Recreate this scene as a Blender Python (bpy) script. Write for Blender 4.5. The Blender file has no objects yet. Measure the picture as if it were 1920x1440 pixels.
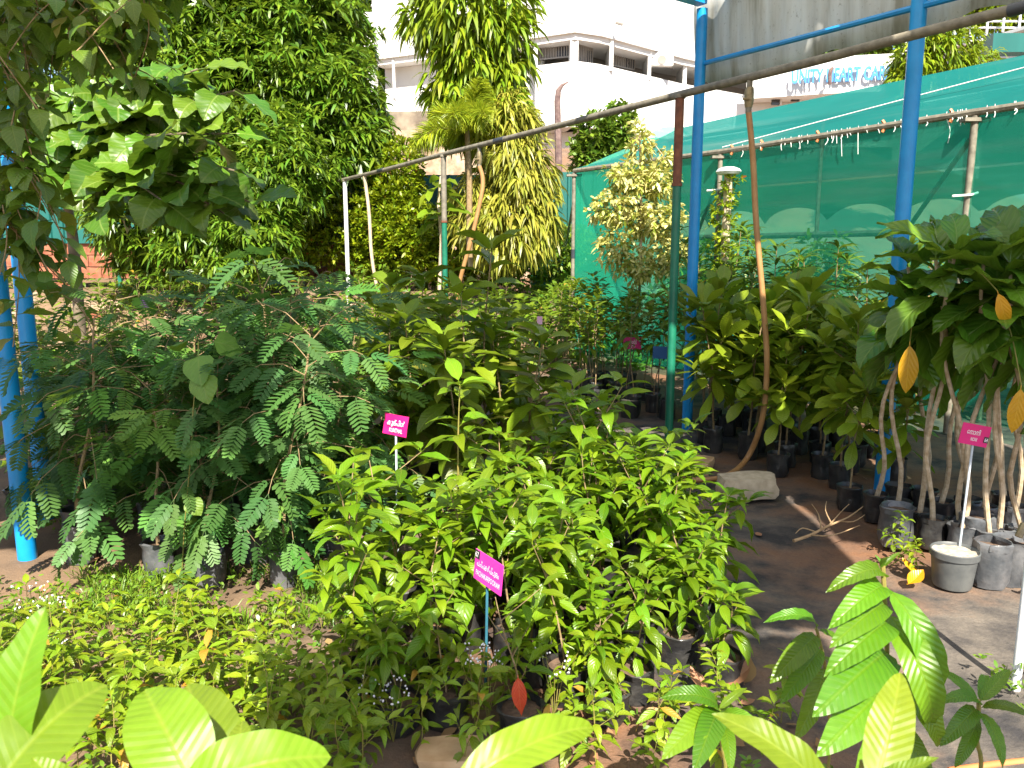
import bpy, math, random
import numpy as np
from mathutils import Vector, Matrix

# ------------------------------------------------------------------ camera, sky, sun, exposure
scene = bpy.context.scene
COL = scene.collection
PITCH = math.radians(9.3); F = 1478.0; EYE = 1.6
cam_data = bpy.data.cameras.new('camera')
cam_data.sensor_width = 36.0
cam_data.lens = 36.0 * F / 1920.0
cam_data.clip_start = 0.05; cam_data.clip_end = 2000
cam = bpy.data.objects.new('camera', cam_data); COL.objects.link(cam)
cam.location = (0, 0, EYE); cam.rotation_euler = (math.pi / 2 - PITCH, 0, 0)
cam_data.dof.use_dof = True; cam_data.dof.focus_distance = 4.6; cam_data.dof.aperture_fstop = 9.0
scene.camera = cam

SUN_EL = math.radians(46); SUN_AZ = math.radians(174)      # clockwise from +Y: behind the camera, a little to the right
sun_dir = Vector((math.sin(SUN_AZ) * math.cos(SUN_EL), math.cos(SUN_AZ) * math.cos(SUN_EL), math.sin(SUN_EL)))
world = bpy.data.worlds.new('World'); scene.world = world; world.use_nodes = True
wn = world.node_tree
sky = wn.nodes.new('ShaderNodeTexSky'); sky.sky_type = 'NISHITA'; sky.sun_disc = False
sky.sun_elevation = SUN_EL; sky.sun_rotation = SUN_AZ
bg = wn.nodes['Background']; bg.inputs['Strength'].default_value = 0.078
wn.links.new(sky.outputs['Color'], bg.inputs['Color'])
sl = bpy.data.lights.new('sun', 'SUN'); sl.energy = 5.0; sl.angle = math.radians(0.5); sl.color = (1.0, 0.93, 0.80)
sun = bpy.data.objects.new('sun', sl); COL.objects.link(sun)
sun.rotation_euler = sun_dir.to_track_quat('Z', 'Y').to_euler()
vs = scene.view_settings
vs.view_transform = 'Standard'; vs.look = 'None'; vs.exposure = 1.5; vs.gamma = 1.0; vs.use_curve_mapping = False

# ------------------------------------------------------------------ helpers
SP, CP = math.sin(PITCH), math.cos(PITCH)
def at(px, py, Y):
    xc = (px - 960) / F; yc = (720 - py) / F
    s = Y / (CP + yc * SP)
    return Vector((xc * s, Y, EYE + (-SP + yc * CP) * s))
def gnd(px, py, z=0.0):
    xc = (px - 960) / F; yc = (720 - py) / F
    s = (z - EYE) / (-SP + yc * CP)
    return Vector((xc * s, (CP + yc * SP) * s, z))
def lerp(a, b, t): return a + (b - a) * t
def V(*a): return Vector(a)

def put(name, data, parent=None, M=None, label=None, kind=None):
    o = bpy.data.objects.new(name, data); COL.objects.link(o)
    if parent is not None: o.parent = parent
    if M is not None: o.matrix_basis = M
    if label: o['label'] = label
    if kind: o['kind'] = kind
    return o
def tag(o, label, cat, group=None, kind=None):
    o['label'] = label; o['category'] = cat
    if group: o['group'] = group
    if kind: o['kind'] = kind
    return o
def thing(name, label, cat, loc=(0, 0, 0), rz=0.0, group=None, scale=1.0):
    o = bpy.data.objects.new(name, None); COL.objects.link(o)
    o.location = loc; o.rotation_euler = (0, 0, rz); o.scale = (scale,) * 3
    o.empty_display_size = 0.1
    return tag(o, label, cat, group)

class MB:
    def __init__(s): s.v = []; s.f = []; s.uv = {}
    def add(s, vs_, fs, uvs=None):
        b = len(s.v); s.v += [tuple(p) for p in vs_]
        for i, f in enumerate(fs):
            s.f.append(tuple(b + k for k in f))
            if uvs: s.uv[len(s.f) - 1] = [uvs[k] for k in f]
        return s
    def box(s, c, size, M=None):
        hx, hy, hz = (k / 2 for k in size)
        vv = [Vector((x * hx, y * hy, z * hz)) for x in (-1, 1) for y in (-1, 1) for z in (-1, 1)]
        if M is not None: vv = [M @ p for p in vv]
        vv = [p + Vector(c) for p in vv]
        return s.add(vv, [(0, 1, 3, 2), (4, 6, 7, 5), (0, 4, 5, 1), (2, 3, 7, 6), (0, 2, 6, 4), (1, 5, 7, 3)])
    def tube(s, pts, r, n=8, cap=True):
        pts = [Vector(p) for p in pts]
        rr = r if isinstance(r, (list, tuple)) else [r] * len(pts)
        vv = []; prev = None
        for i, p in enumerate(pts):
            t = (pts[min(i + 1, len(pts) - 1)] - pts[max(i - 1, 0)])
            t = t.normalized() if t.length > 1e-9 else Vector((0, 0, 1))
            if prev is None:
                a = t.orthogonal().normalized()
            else:
                a = (prev - t * prev.dot(t)); a = a.normalized() if a.length > 1e-6 else t.orthogonal().normalized()
            prev = a; b = t.cross(a)
            for k in range(n):
                an = 2 * math.pi * k / n
                vv.append(p + (a * math.cos(an) + b * math.sin(an)) * rr[i])
        ff = []
        for i in range(len(pts) - 1):
            for k in range(n):
                k2 = (k + 1) % n
                ff.append((i * n + k, i * n + k2, (i + 1) * n + k2, (i + 1) * n + k))
        if cap:
            ff.append(tuple(range(n - 1, -1, -1))); ff.append(tuple((len(pts) - 1) * n + k for k in range(n)))
        return s.add(vv, ff)
    def lathe(s, prof, n=16, c=(0, 0, 0), jit=None):
        vv = []
        for i, (r, z) in enumerate(prof):
            for k in range(n):
                an = 2 * math.pi * k / n
                q = 1 + (jit(i, k) if jit else 0)
                vv.append((c[0] + r * q * math.cos(an), c[1] + r * q * math.sin(an), c[2] + z))
        ff = []
        for i in range(len(prof) - 1):
            for k in range(n):
                k2 = (k + 1) % n
                ff.append((i * n + k, i * n + k2, (i + 1) * n + k2, (i + 1) * n + k))
        return s.add(vv, ff)
    def mesh(s, name, mat, smooth=True):
        m = bpy.data.meshes.new(name); m.from_pydata(s.v, [], s.f)
        if s.uv:
            u = m.uv_layers.new(name='UVMap')
            for p in m.polygons:
                q = s.uv.get(p.index)
                if q:
                    for li, c in zip(p.loop_indices, q): u.data[li].uv = c
        for mm in (mat if isinstance(mat, (list, tuple)) else [mat]): m.materials.append(mm)
        m.polygons.foreach_set('use_smooth', [smooth] * len(m.polygons))
        if smooth:
            try: m.set_sharp_from_angle(angle=math.radians(40))
            except Exception: pass
        m.update()
        return m
    def build(s, name, mat, parent=None, smooth=True, label=None, kind=None, M=None):
        return put(name, s.mesh(name, mat, smooth), parent, M, label, kind)

# ------------------------------------------------------------------ materials
def newmat(name):
    m = bpy.data.materials.new(name); m.use_nodes = True
    nt = m.node_tree; return m, nt, nt.nodes['Principled BSDF']
def ramp(nt, stops, fac):
    r = nt.nodes.new('ShaderNodeValToRGB'); e = r.color_ramp.elements
    while len(e) < len(stops): e.new(0.5)
    for el, (p, c) in zip(e, stops): el.position = p; el.color = (*c, 1)
    nt.links.new(fac, r.inputs['Fac']); return r.outputs['Color']
def noise(nt, scale, detail=4, rough=0.55, vec=None, dim=None):
    n = nt.nodes.new('ShaderNodeTexNoise'); n.inputs['Scale'].default_value = scale
    n.inputs['Detail'].default_value = detail; n.inputs['Roughness'].default_value = rough
    if vec is not None: nt.links.new(vec, n.inputs['Vector'])
    return n.outputs['Fac']
def objco(nt, scale=None):
    t = nt.nodes.new('ShaderNodeTexCoord'); o = t.outputs['Object']
    if scale:
        mp = nt.nodes.new('ShaderNodeMapping'); mp.inputs['Scale'].default_value = scale
        nt.links.new(o, mp.inputs['Vector']); o = mp.outputs['Vector']
    return o
def mth(nt, op, a, b=None, clamp=False):
    m = nt.nodes.new('ShaderNodeMath'); m.operation = op; m.use_clamp = clamp
    for i, x in enumerate((a, b)):
        if x is None: continue
        if isinstance(x, (int, float)): m.inputs[i].default_value = x
        else: nt.links.new(x, m.inputs[i])
    return m.outputs[0]
def mixc(nt, fac, a, b, mode='MIX'):
    m = nt.nodes.new('ShaderNodeMix'); m.data_type = 'RGBA'; m.blend_type = mode
    for sock, x in ((m.inputs[0], fac), (m.inputs[6], a), (m.inputs[7], b)):
        if isinstance(x, (int, float)): sock.default_value = x
        elif isinstance(x, tuple): sock.default_value = (*x, 1)
        else: nt.links.new(x, sock)
    return m.outputs[2]
def bump(nt, bs, h, strength=0.3, dist=0.01):
    b = nt.nodes.new('ShaderNodeBump'); b.inputs['Strength'].default_value = strength; b.inputs['Distance'].default_value = dist
    nt.links.new(h, b.inputs['Height'])
    for x in (bs if isinstance(bs, (list, tuple)) else [bs]): nt.links.new(b.outputs['Normal'], x.inputs['Normal'])
def plain(name, c1, c2=None, rough=0.6, metal=0.0, scale=6.0, bmp=0.0, spec=0.5, stretch=None, detail=4):
    m, nt, bs = newmat(name)
    bs.inputs['Roughness'].default_value = rough; bs.inputs['Metallic'].default_value = metal
    bs.inputs['Specular IOR Level'].default_value = spec
    co = objco(nt, stretch)
    f = noise(nt, scale, detail, 0.6, co)
    col = ramp(nt, [(0.35, c1), (0.65, c2 or c1)], f)
    nt.links.new(col, bs.inputs['Base Color'])
    if bmp: bump(nt, bs, f, bmp, 0.01)
    return m

def leafmat(name, c1, c2, vein=(0.25, 0.35, 0.08), trans=0.32, tcol=None, rough=0.38, nv=9.0, slant=0.28, vstr=0.35, hue=0.02, odd=None, vbump=0.25, spec=0.5, island=False):
    m, nt, bs = newmat(name)
    L = nt.links
    oi = nt.nodes.new('ShaderNodeObjectInfo'); rnd = oi.outputs['Random']
    if island:
        ge = nt.nodes.new('ShaderNodeNewGeometry'); rnd = mth(nt, 'FRACT', mth(nt, 'ADD', rnd, ge.outputs['Random Per Island']))
    base = mixc(nt, rnd, c1, c2)
    rnd2 = mth(nt, 'FRACT', mth(nt, 'MULTIPLY', rnd, 17.31))
    rnd3 = mth(nt, 'FRACT', mth(nt, 'MULTIPLY', rnd, 41.77))
    hs = nt.nodes.new('ShaderNodeHueSaturation')
    L.new(mth(nt, 'ADD', mth(nt, 'MULTIPLY', mth(nt, 'SUBTRACT', rnd2, 0.5), hue * 2), 0.5), hs.inputs['Hue'])
    L.new(mth(nt, 'ADD', mth(nt, 'MULTIPLY', rnd3, 0.55), 0.72), hs.inputs['Value'])
    L.new(base, hs.inputs['Color']); col = hs.outputs['Color']
    if odd:
        g = mth(nt, 'GREATER_THAN', rnd2, 1 - odd[1]); col = mixc(nt, g, col, odd[0])
    if not island:
        uv = nt.nodes.new('ShaderNodeUVMap'); sx = nt.nodes.new('ShaderNodeSeparateXYZ'); L.new(uv.outputs['UV'], sx.inputs[0])
        au = mth(nt, 'ABSOLUTE', mth(nt, 'SUBTRACT', sx.outputs['X'], 0.5))
        mid = mth(nt, 'SUBTRACT', 1.0, mth(nt, 'MULTIPLY', au, 26.0), True)
        ph = mth(nt, 'FRACT', mth(nt, 'MULTIPLY', mth(nt, 'SUBTRACT', sx.outputs['Y'], mth(nt, 'MULTIPLY', au, slant * 2)), nv))
        tri = mth(nt, 'ABSOLUTE', mth(nt, 'SUBTRACT', ph, 0.5))             # 0 at the vein, .5 between
        lat = mth(nt, 'SUBTRACT', 1.0, mth(nt, 'MULTIPLY', tri, 9.0), True)
        vm = mth(nt, 'MAXIMUM', mid, mth(nt, 'MULTIPLY', lat, 0.45))
        bl = noise(nt, 9.0, 3, 0.6, objco(nt))
        col = mixc(nt, mth(nt, 'MULTIPLY', mth(nt, 'SUBTRACT', bl, 0.4, True), 0.9), col, tuple(k * 0.55 for k in c1))
        col = mixc(nt, mth(nt, 'MULTIPLY', vm, vstr), col, vein)
        hgt = mth(nt, 'SUBTRACT', mth(nt, 'MULTIPLY', tri, 0.8), mth(nt, 'MULTIPLY', mid, 0.5))
    L.new(col, bs.inputs['Base Color'])
    bs.inputs['Roughness'].default_value = rough; bs.inputs['Specular IOR Level'].default_value = spec
    tr = nt.nodes.new('ShaderNodeBsdfTranslucent')
    tc = mixc(nt, 0.5, col, tcol or (0.30, 0.42, 0.03))
    L.new(tc, tr.inputs['Color'])
    if not island and vbump: bump(nt, [bs, tr], hgt, vbump, 0.012)
    mx = nt.nodes.new('ShaderNodeMixShader'); mx.inputs['Fac'].default_value = trans
    L.new(bs.outputs[0], mx.inputs[1]); L.new(tr.outputs[0], mx.inputs[2])
    L.new(mx.outputs[0], nt.nodes['Material Output'].inputs['Surface'])
    return m

M = {}
M['camphor'] = leafmat('camphor_leaf', (0.095, 0.20, 0.006), (0.165, 0.265, 0.008), (0.30, 0.36, 0.03), rough=0.32, spec=.4)
M['camphor_red'] = leafmat('red_leaf', (0.55, 0.055, 0.02), (0.60, 0.08, 0.03), (0.7, 0.25, 0.1), tcol=(0.6, 0.08, 0.02), trans=0.2, hue=0.0)
M['obovate'] = leafmat('obovate_leaf', (0.17, 0.27, 0.014), (0.27, 0.35, 0.018), (0.40, 0.42, 0.08), rough=0.34, nv=14, slant=0.1, odd=((0.25, 0.30, 0.03), 0.05))
M['mango'] = leafmat('mango_leaf', (0.06, 0.14, 0.010), (0.13, 0.22, 0.014), (0.28, 0.33, 0.06), nv=16, slant=0.15, odd=((0.42, 0.28, 0.02), 0.015))
M['noni'] = leafmat('noni_leaf', (0.065, 0.165, 0.014), (0.115, 0.24, 0.018), (0.30, 0.42, 0.10), rough=0.24, nv=7, slant=0.35, vbump=0.5)
M['noni_yellow'] = leafmat('yellow_leaf', (0.62, 0.29, 0.008), (0.66, 0.36, 0.012), (0.70, 0.45, 0.05), tcol=(0.7, 0.35, 0.01), hue=0.0, nv=7, slant=0.35, trans=0.25)
M['small'] = leafmat('bed_leaf', (0.10, 0.18, 0.010), (0.17, 0.25, 0.012), (0.28, 0.34, 0.05), odd=((0.40, 0.26, 0.02), 0.02))
M['broad'] = leafmat('broad_leaf', (0.12, 0.20, 0.010), (0.20, 0.28, 0.012), (0.32, 0.38, 0.05), nv=15, slant=0.14, odd=((0.20, 0.19, 0.03), 0.06))
M['pinna'] = leafmat('pinna_leaflet', (0.045, 0.13, 0.030), (0.08, 0.18, 0.034), (0.16, 0.26, 0.08), rough=0.5, trans=0.28, tcol=(0.16, 0.36, 0.05), vstr=0.25, nv=4, vbump=0.05)
M['pinna_light'] = leafmat('pinna_leaflet_bright', (0.09, 0.22, 0.035), (0.12, 0.27, 0.035), (0.2, 0.3, 0.08), rough=0.5, trans=0.30, vstr=0.25, nv=4, vbump=0.05)
M['heart'] = leafmat('heart_leaf', (0.10, 0.22, 0.03), (0.14, 0.26, 0.03), (0.26, 0.34, 0.08), rough=0.5, nv=5, slant=0.5)
M['fig'] = leafmat('fig_leaf', (0.06, 0.145, 0.012), (0.12, 0.22, 0.014), (0.32, 0.40, 0.10), rough=0.36, nv=8, slant=0.28, vstr=0.45, vbump=0.3, trans=0.26)
M['vine'] = leafmat('vine_leaf', (0.055, 0.125, 0.012), (0.11, 0.185, 0.014), (0.22, 0.26, 0.05), rough=0.42, odd=((0.24, 0.22, 0.03), 0.06))
M['seedling'] = leafmat('seedling_leaf', (0.13, 0.23, 0.008), (0.23, 0.31, 0.010), (0.34, 0.40, 0.04), rough=0.42, odd=((0.46, 0.24, 0.03), 0.02), nv=6)
M['ribbed'] = leafmat('ribbed_leaf', (0.075, 0.19, 0.006), (0.115, 0.235, 0.008), (0.28, 0.36, 0.03), rough=0.36, nv=18, slant=0.16, vbump=0.35, vstr=0.18)
M['big'] = leafmat('large_leaf', (0.13, 0.23, 0.008), (0.19, 0.285, 0.010), (0.40, 0.44, 0.06), rough=0.42, nv=13, slant=0.2, vbump=0.16, vstr=0.22)
M['mango_crown'] = leafmat('mango_tree_leaf', (0.06, 0.14, 0.010), (0.16, 0.26, 0.016), island=True, trans=0.28, rough=0.36)
M['hedge'] = leafmat('golden_shrub_leaf', (0.13, 0.22, 0.008), (0.30, 0.37, 0.012), island=True, trans=0.3, tcol=(0.42, 0.45, 0.02), odd=((0.40, 0.12, 0.03), 0.01))
M['hanging'] = leafmat('hanging_tree_leaf', (0.13, 0.23, 0.010), (0.28, 0.36, 0.016), island=True, trans=0.32, tcol=(0.40, 0.45, 0.03))
M['hanging_gold'] = leafmat('hanging_gold_leaf', (0.24, 0.27, 0.03), (0.38, 0.36, 0.05), island=True, trans=0.32, tcol=(0.5, 0.48, 0.05))
M['palm'] = leafmat('palm_leaflet', (0.24, 0.33, 0.02), (0.38, 0.43, 0.02), island=True, trans=0.3, tcol=(0.45, 0.48, 0.04))
M['cream'] = leafmat('variegated_leaf', (0.44, 0.45, 0.10), (0.76, 0.72, 0.30), island=True, trans=0.3, tcol=(0.65, 0.6, 0.14), odd=((0.26, 0.34, 0.04), 0.2))
M['weed'] = leafmat('weed_leaf', (0.09, 0.19, 0.018), (0.17, 0.27, 0.02), island=True, trans=0.3)
M['dark_wood'] = leafmat('far_tree_leaf', (0.08, 0.16, 0.016), (0.16, 0.25, 0.022), island=True, trans=0.25)
M['dry_leaf'] = leafmat('dry_leaf', (0.22, 0.11, 0.045), (0.36, 0.21, 0.10), island=True, trans=0.08, tcol=(0.35, 0.18, 0.05), rough=0.7)
M['stem'] = plain('stem_bark', (0.20, 0.13, 0.06), (0.32, 0.23, 0.12), 0.8, scale=30, bmp=0.3)
M['stem_green'] = plain('green_stem', (0.16, 0.17, 0.03), (0.26, 0.20, 0.05), 0.6, scale=30)
M['stem_pale'] = plain('pale_stem', (0.42, 0.32, 0.20), (0.60, 0.48, 0.34), 0.75, scale=22, bmp=0.4, stretch=(1, 1, 0.6))
M['noni_stem'] = plain('noni_stem', (0.36, 0.25, 0.14), (0.58, 0.46, 0.32), 0.75, scale=26, bmp=0.4)
M['trunk'] = plain('trunk_bark', (0.10, 0.075, 0.05), (0.28, 0.22, 0.15), 0.9, scale=7, bmp=0.6)
M['blue'] = plain('blue_paint', (0.004, 0.23, 0.58), (0.006, 0.28, 0.66), 0.32, scale=8, spec=0.5)
M['green_paint'] = plain('green_paint', (0.008, 0.12, 0.07), (0.012, 0.17, 0.10), 0.4, scale=10)
M['rust'] = plain('rust_primer', (0.13, 0.045, 0.025), (0.22, 0.08, 0.04), 0.75, scale=20, bmp=0.2)
M['galv'] = plain('weathered_pipe', (0.13, 0.115, 0.085), (0.24, 0.215, 0.165), 0.6, scale=16, bmp=0.15, stretch=(1, 1, 1))
M['tape'] = plain('dark_tape', (0.03, 0.035, 0.045), (0.05, 0.055, 0.07), 0.4)
M['white_post'] = plain('white_paint', (0.66, 0.68, 0.72), (0.80, 0.80, 0.80), 0.5, scale=14)
M['hose'] = plain('tan_hose', (0.34, 0.17, 0.06), (0.42, 0.23, 0.09), 0.5, scale=9)
M['hose_orange'] = plain('orange_hose', (0.52, 0.16, 0.05), (0.60, 0.20, 0.07), 0.45, scale=9)
M['brass'] = plain('tap_metal', (0.20, 0.15, 0.08), (0.32, 0.26, 0.15), 0.45, metal=0.5, scale=30)
M['rope'] = plain('white_string', (0.60, 0.62, 0.58), (0.78, 0.78, 0.74), 0.8)
M['concrete'] = plain('concrete_chunk', (0.40, 0.32, 0.22), (0.56, 0.47, 0.34), 0.9, scale=14, bmp=0.7)
M['tanstone'] = plain('flat_stone', (0.42, 0.26, 0.13), (0.56, 0.38, 0.22), 0.85, scale=9, bmp=0.4)
M['rock'] = plain('rubble_rock', (0.32, 0.20, 0.13), (0.55, 0.42, 0.30), 0.9, scale=6, bmp=0.7)
M['laterite'] = plain('laterite_block', (0.24, 0.075, 0.04), (0.36, 0.14, 0.08), 0.95, scale=9, bmp=0.7)
M['soil'] = plain('potting_soil', (0.07, 0.045, 0.03), (0.16, 0.10, 0.065), 0.95, scale=40, bmp=0.8)
M['dry_soil'] = plain('pale_soil', (0.28, 0.24, 0.19), (0.48, 0.42, 0.34), 0.95, scale=34, bmp=0.8)
M['cream_soil'] = plain('cream_pot_top', (0.62, 0.48, 0.28), (0.74, 0.60, 0.38), 0.9, scale=20)
M['bag'] = plain('black_poly_bag', (0.014, 0.014, 0.016), (0.05, 0.048, 0.045), 0.34, scale=11, bmp=0.9, spec=0.6)
M['bag_dusty'] = plain('dusty_poly_bag', (0.05, 0.055, 0.062), (0.13, 0.13, 0.135), 0.36, scale=9, bmp=0.9, spec=0.6)
M['pot'] = plain('grey_plastic_pot', (0.075, 0.08, 0.082), (0.13, 0.135, 0.13), 0.5, scale=7, bmp=0.1)
M['pot_black'] = plain('black_plastic_pot', (0.015, 0.015, 0.017), (0.03, 0.03, 0.03), 0.5, scale=7)
M['magenta'] = plain('magenta_board', (0.60, 0.008, 0.15), (0.66, 0.012, 0.19), 0.35, scale=5)
M['pink_violet'] = plain('violet_pink_board', (0.62, 0.035, 0.34), (0.68, 0.05, 0.40), 0.35, scale=5)
M['pale_pink'] = plain('faded_pink_board', (0.68, 0.36, 0.52), (0.76, 0.46, 0.60), 0.5, scale=5)
M['purple'] = plain('faded_purple_board', (0.36, 0.14, 0.40), (0.46, 0.2, 0.5), 0.5, scale=5)
M['blue_board'] = plain('blue_board', (0.01, 0.075, 0.22), (0.014, 0.09, 0.26), 0.45, scale=5)
M['white_ink'] = plain('white_ink', (0.80, 0.74, 0.78), (0.84, 0.80, 0.82), 0.5)
M['black_ink'] = plain('black_plate', (0.02, 0.018, 0.025), (0.03, 0.03, 0.035), 0.5)
M['stake_blue'] = plain('blue_stake', (0.03, 0.14, 0.20), (0.05, 0.18, 0.26), 0.5)
M['stake_grey'] = plain('grey_stake', (0.42, 0.48, 0.54), (0.55, 0.60, 0.66), 0.45)
M['stake_dark'] = plain('dark_stake', (0.06, 0.05, 0.04), (0.10, 0.08, 0.06), 0.6)
M['wall'] = plain('white_wall', (0.66, 0.655, 0.64), (0.74, 0.735, 0.72), 0.7, scale=0.6)
M['wall_in'] = plain('inner_wall', (0.60, 0.59, 0.57), (0.66, 0.65, 0.62), 0.8, scale=0.6)
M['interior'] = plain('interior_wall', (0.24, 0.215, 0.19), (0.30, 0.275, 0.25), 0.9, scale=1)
M['grille'] = plain('window_grille', (0.30, 0.27, 0.25), (0.36, 0.33, 0.30), 0.6)
M['dark_glass'] = plain('dark_window', (0.03, 0.03, 0.035), (0.05, 0.05, 0.055), 0.15)
M['letter_blue'] = plain('blue_letters', (0.05, 0.23, 0.54), (0.07, 0.27, 0.60), 0.35)
M['letter_white'] = plain('letter_face', (0.72, 0.76, 0.8), (0.8, 0.82, 0.84), 0.35)
M['retain'] = plain('retaining_wall', (0.14, 0.11, 0.085), (0.34, 0.28, 0.21), 0.95, scale=2.2, bmp=0.6)
M['deadwood'] = plain('dead_trunk', (0.10, 0.06, 0.06), (0.22, 0.15, 0.13), 0.9, scale=9, bmp=0.5)
M['teal_metal'] = plain('green_steel_sheet', (0.010, 0.10, 0.088), (0.015, 0.13, 0.115), 0.4, scale=1.5, stretch=(1, 1, 0.2))
M['wire'] = plain('dry_branch', (0.36, 0.23, 0.12), (0.52, 0.36, 0.20), 0.85, scale=18)
M['white_flower'] = plain('white_flower', (0.74, 0.72, 0.80), (0.82, 0.80, 0.84), 0.6)

def net_mat(name, col, tcol, alpha, fine=900.0):
    m, nt, bs = newmat(name)
    L = nt.links
    co = objco(nt)
    n1 = noise(nt, 2.2, 3, 0.5, co); n2 = noise(nt, 0.9, 4, 0.6, objco(nt, (0.4, 0.4, 5.0)))
    c = mixc(nt, n1, col, tuple(k * 1.5 for k in col))
    c = mixc(nt, mth(nt, 'MULTIPLY', mth(nt, 'SUBTRACT', n2, 0.52, True), 2.2, True), c, (0.22, 0.36, 0.33))
    L.new(c, bs.inputs['Base Color']); bs.inputs['Roughness'].default_value = 0.6; bs.inputs['Specular IOR Level'].default_value = 0.25
    tl = nt.nodes.new('ShaderNodeBsdfTranslucent'); L.new(c, tl.inputs['Color'])
    m1 = nt.nodes.new('ShaderNodeMixShader'); m1.inputs[0].default_value = 0.42
    L.new(bs.outputs[0], m1.inputs[1]); L.new(tl.outputs[0], m1.inputs[2])
    tp = nt.nodes.new('ShaderNodeBsdfTransparent'); tp.inputs['Color'].default_value = (*tcol, 1)
    m2 = nt.nodes.new('ShaderNodeMixShader')
    L.new(mth(nt, 'ADD', mth(nt, 'MULTIPLY', n1, 0.16), alpha - 0.08), m2.inputs[0])
    L.new(m1.outputs[0], m2.inputs[1]); L.new(tp.outputs[0], m2.inputs[2])
    L.new(m2.outputs[0], nt.nodes['Material Output'].inputs['Surface'])
    return m
M['net_wall'] = net_mat('green_net', (0.010, 0.28, 0.19), (0.60, 0.97, 0.86), 0.64)
M['net_roof'] = net_mat('green_roof_net', (0.012, 0.20, 0.18), (0.8, 1.0, 0.95), 0.25)
M['net_in'] = net_mat('inner_net', (0.09, 0.50, 0.37), (0.8, 1.0, 0.92), 0.36)
M['net_valance'] = net_mat('valance_net', (0.004, 0.12, 0.08), (0.7, 1.0, 0.9), 0.2)

def sheet_mat():
    m, nt, bs = newmat('grimy_fibre_sheet'); L = nt.links
    st = noise(nt, 5.0, 5, 0.65, objco(nt, (1.0, 1.0, 0.10)))
    sp = noise(nt, 40.0, 3, 0.6, objco(nt))
    c = ramp(nt, [(0.34, (0.46, 0.44, 0.37)), (0.46, (0.68, 0.67, 0.63)), (0.60, (0.80, 0.80, 0.78))], st)
    c = mixc(nt, mth(nt, 'MULTIPLY', mth(nt, 'SUBTRACT', sp, 0.62, True), 4.0, True), c, (0.24, 0.22, 0.17))
    L.new(c, bs.inputs['Base Color']); bs.inputs['Roughness'].default_value = 0.6
    tl = nt.nodes.new('ShaderNodeBsdfTranslucent'); L.new(c, tl.inputs['Color'])
    mx = nt.nodes.new('ShaderNodeMixShader'); mx.inputs[0].default_value = 0.52
    L.new(bs.outputs[0], mx.inputs[1]); L.new(tl.outputs[0], mx.inputs[2])
    L.new(mx.outputs[0], nt.nodes['Material Output'].inputs['Surface'])
    return m
M['sheet'] = sheet_mat()

def ground_mat():
    m, nt, bs = newmat('weed_mat_and_soil'); L = nt.links
    co = objco(nt)
    big = noise(nt, 0.55, 5, 0.6, co); mid = noise(nt, 2.6, 6, 0.65, co); fine = noise(nt, 60.0, 4, 0.7, co)
    wv = nt.nodes.new('ShaderNodeTexWave'); wv.inputs['Scale'].default_value = 60; wv.bands_direction = 'X'; L.new(co, wv.inputs['Vector'])
    wv2 = nt.nodes.new('ShaderNodeTexWave'); wv2.inputs['Scale'].default_value = 60; wv2.bands_direction = 'Y'; L.new(co, wv2.inputs['Vector'])
    weave = mth(nt, 'MULTIPLY', wv.outputs['Fac'], wv2.outputs['Fac'])
    mat_c = mixc(nt, weave, (0.034, 0.032, 0.034), (0.075, 0.068, 0.066))
    dust = mixc(nt, fine, (0.12, 0.098, 0.076), (0.27, 0.23, 0.19))
    soil = mixc(nt, fine, (0.12, 0.055, 0.028), (0.26, 0.135, 0.075))
    c = mixc(nt, ramp_f(nt, mid, 0.38, 0.66), mat_c, dust)
    c = mixc(nt, ramp_f(nt, mth(nt, 'ADD', mth(nt, 'MULTIPLY', big, 0.75), mth(nt, 'MULTIPLY', mid, 0.35)), 0.50, 0.64), c, soil)
    # bare earth beyond the beds
    sx = nt.nodes.new('ShaderNodeSeparateXYZ'); L.new(co, sx.inputs[0])
    far = mth(nt, 'MULTIPLY', mth(nt, 'SUBTRACT', sx.outputs['Y'], 10.0, True), 0.6, True)
    c = mixc(nt, far, c, mixc(nt, mid, (0.14, 0.075, 0.04), (0.30, 0.19, 0.12)))
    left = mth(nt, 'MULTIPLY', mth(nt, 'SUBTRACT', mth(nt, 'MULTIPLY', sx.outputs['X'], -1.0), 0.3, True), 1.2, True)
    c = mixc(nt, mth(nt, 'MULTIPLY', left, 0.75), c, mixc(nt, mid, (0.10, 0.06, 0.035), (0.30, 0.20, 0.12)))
    L.new(c, bs.inputs['Base Color']); bs.inputs['Roughness'].default_value = 0.85
    bs.inputs['Specular IOR Level'].default_value = 0.25
    bump(nt, bs, mth(nt, 'ADD', mth(nt, 'MULTIPLY', fine, 0.5), mid), 0.6, 0.02)
    return m
def ramp_f(nt, f, a, b):
    r = nt.nodes.new('ShaderNodeMapRange'); r.inputs['From Min'].default_value = a; r.inputs['From Max'].default_value = b
    nt.links.new(f, r.inputs['Value']); return r.outputs['Result']
M['ground'] = ground_mat()
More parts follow.
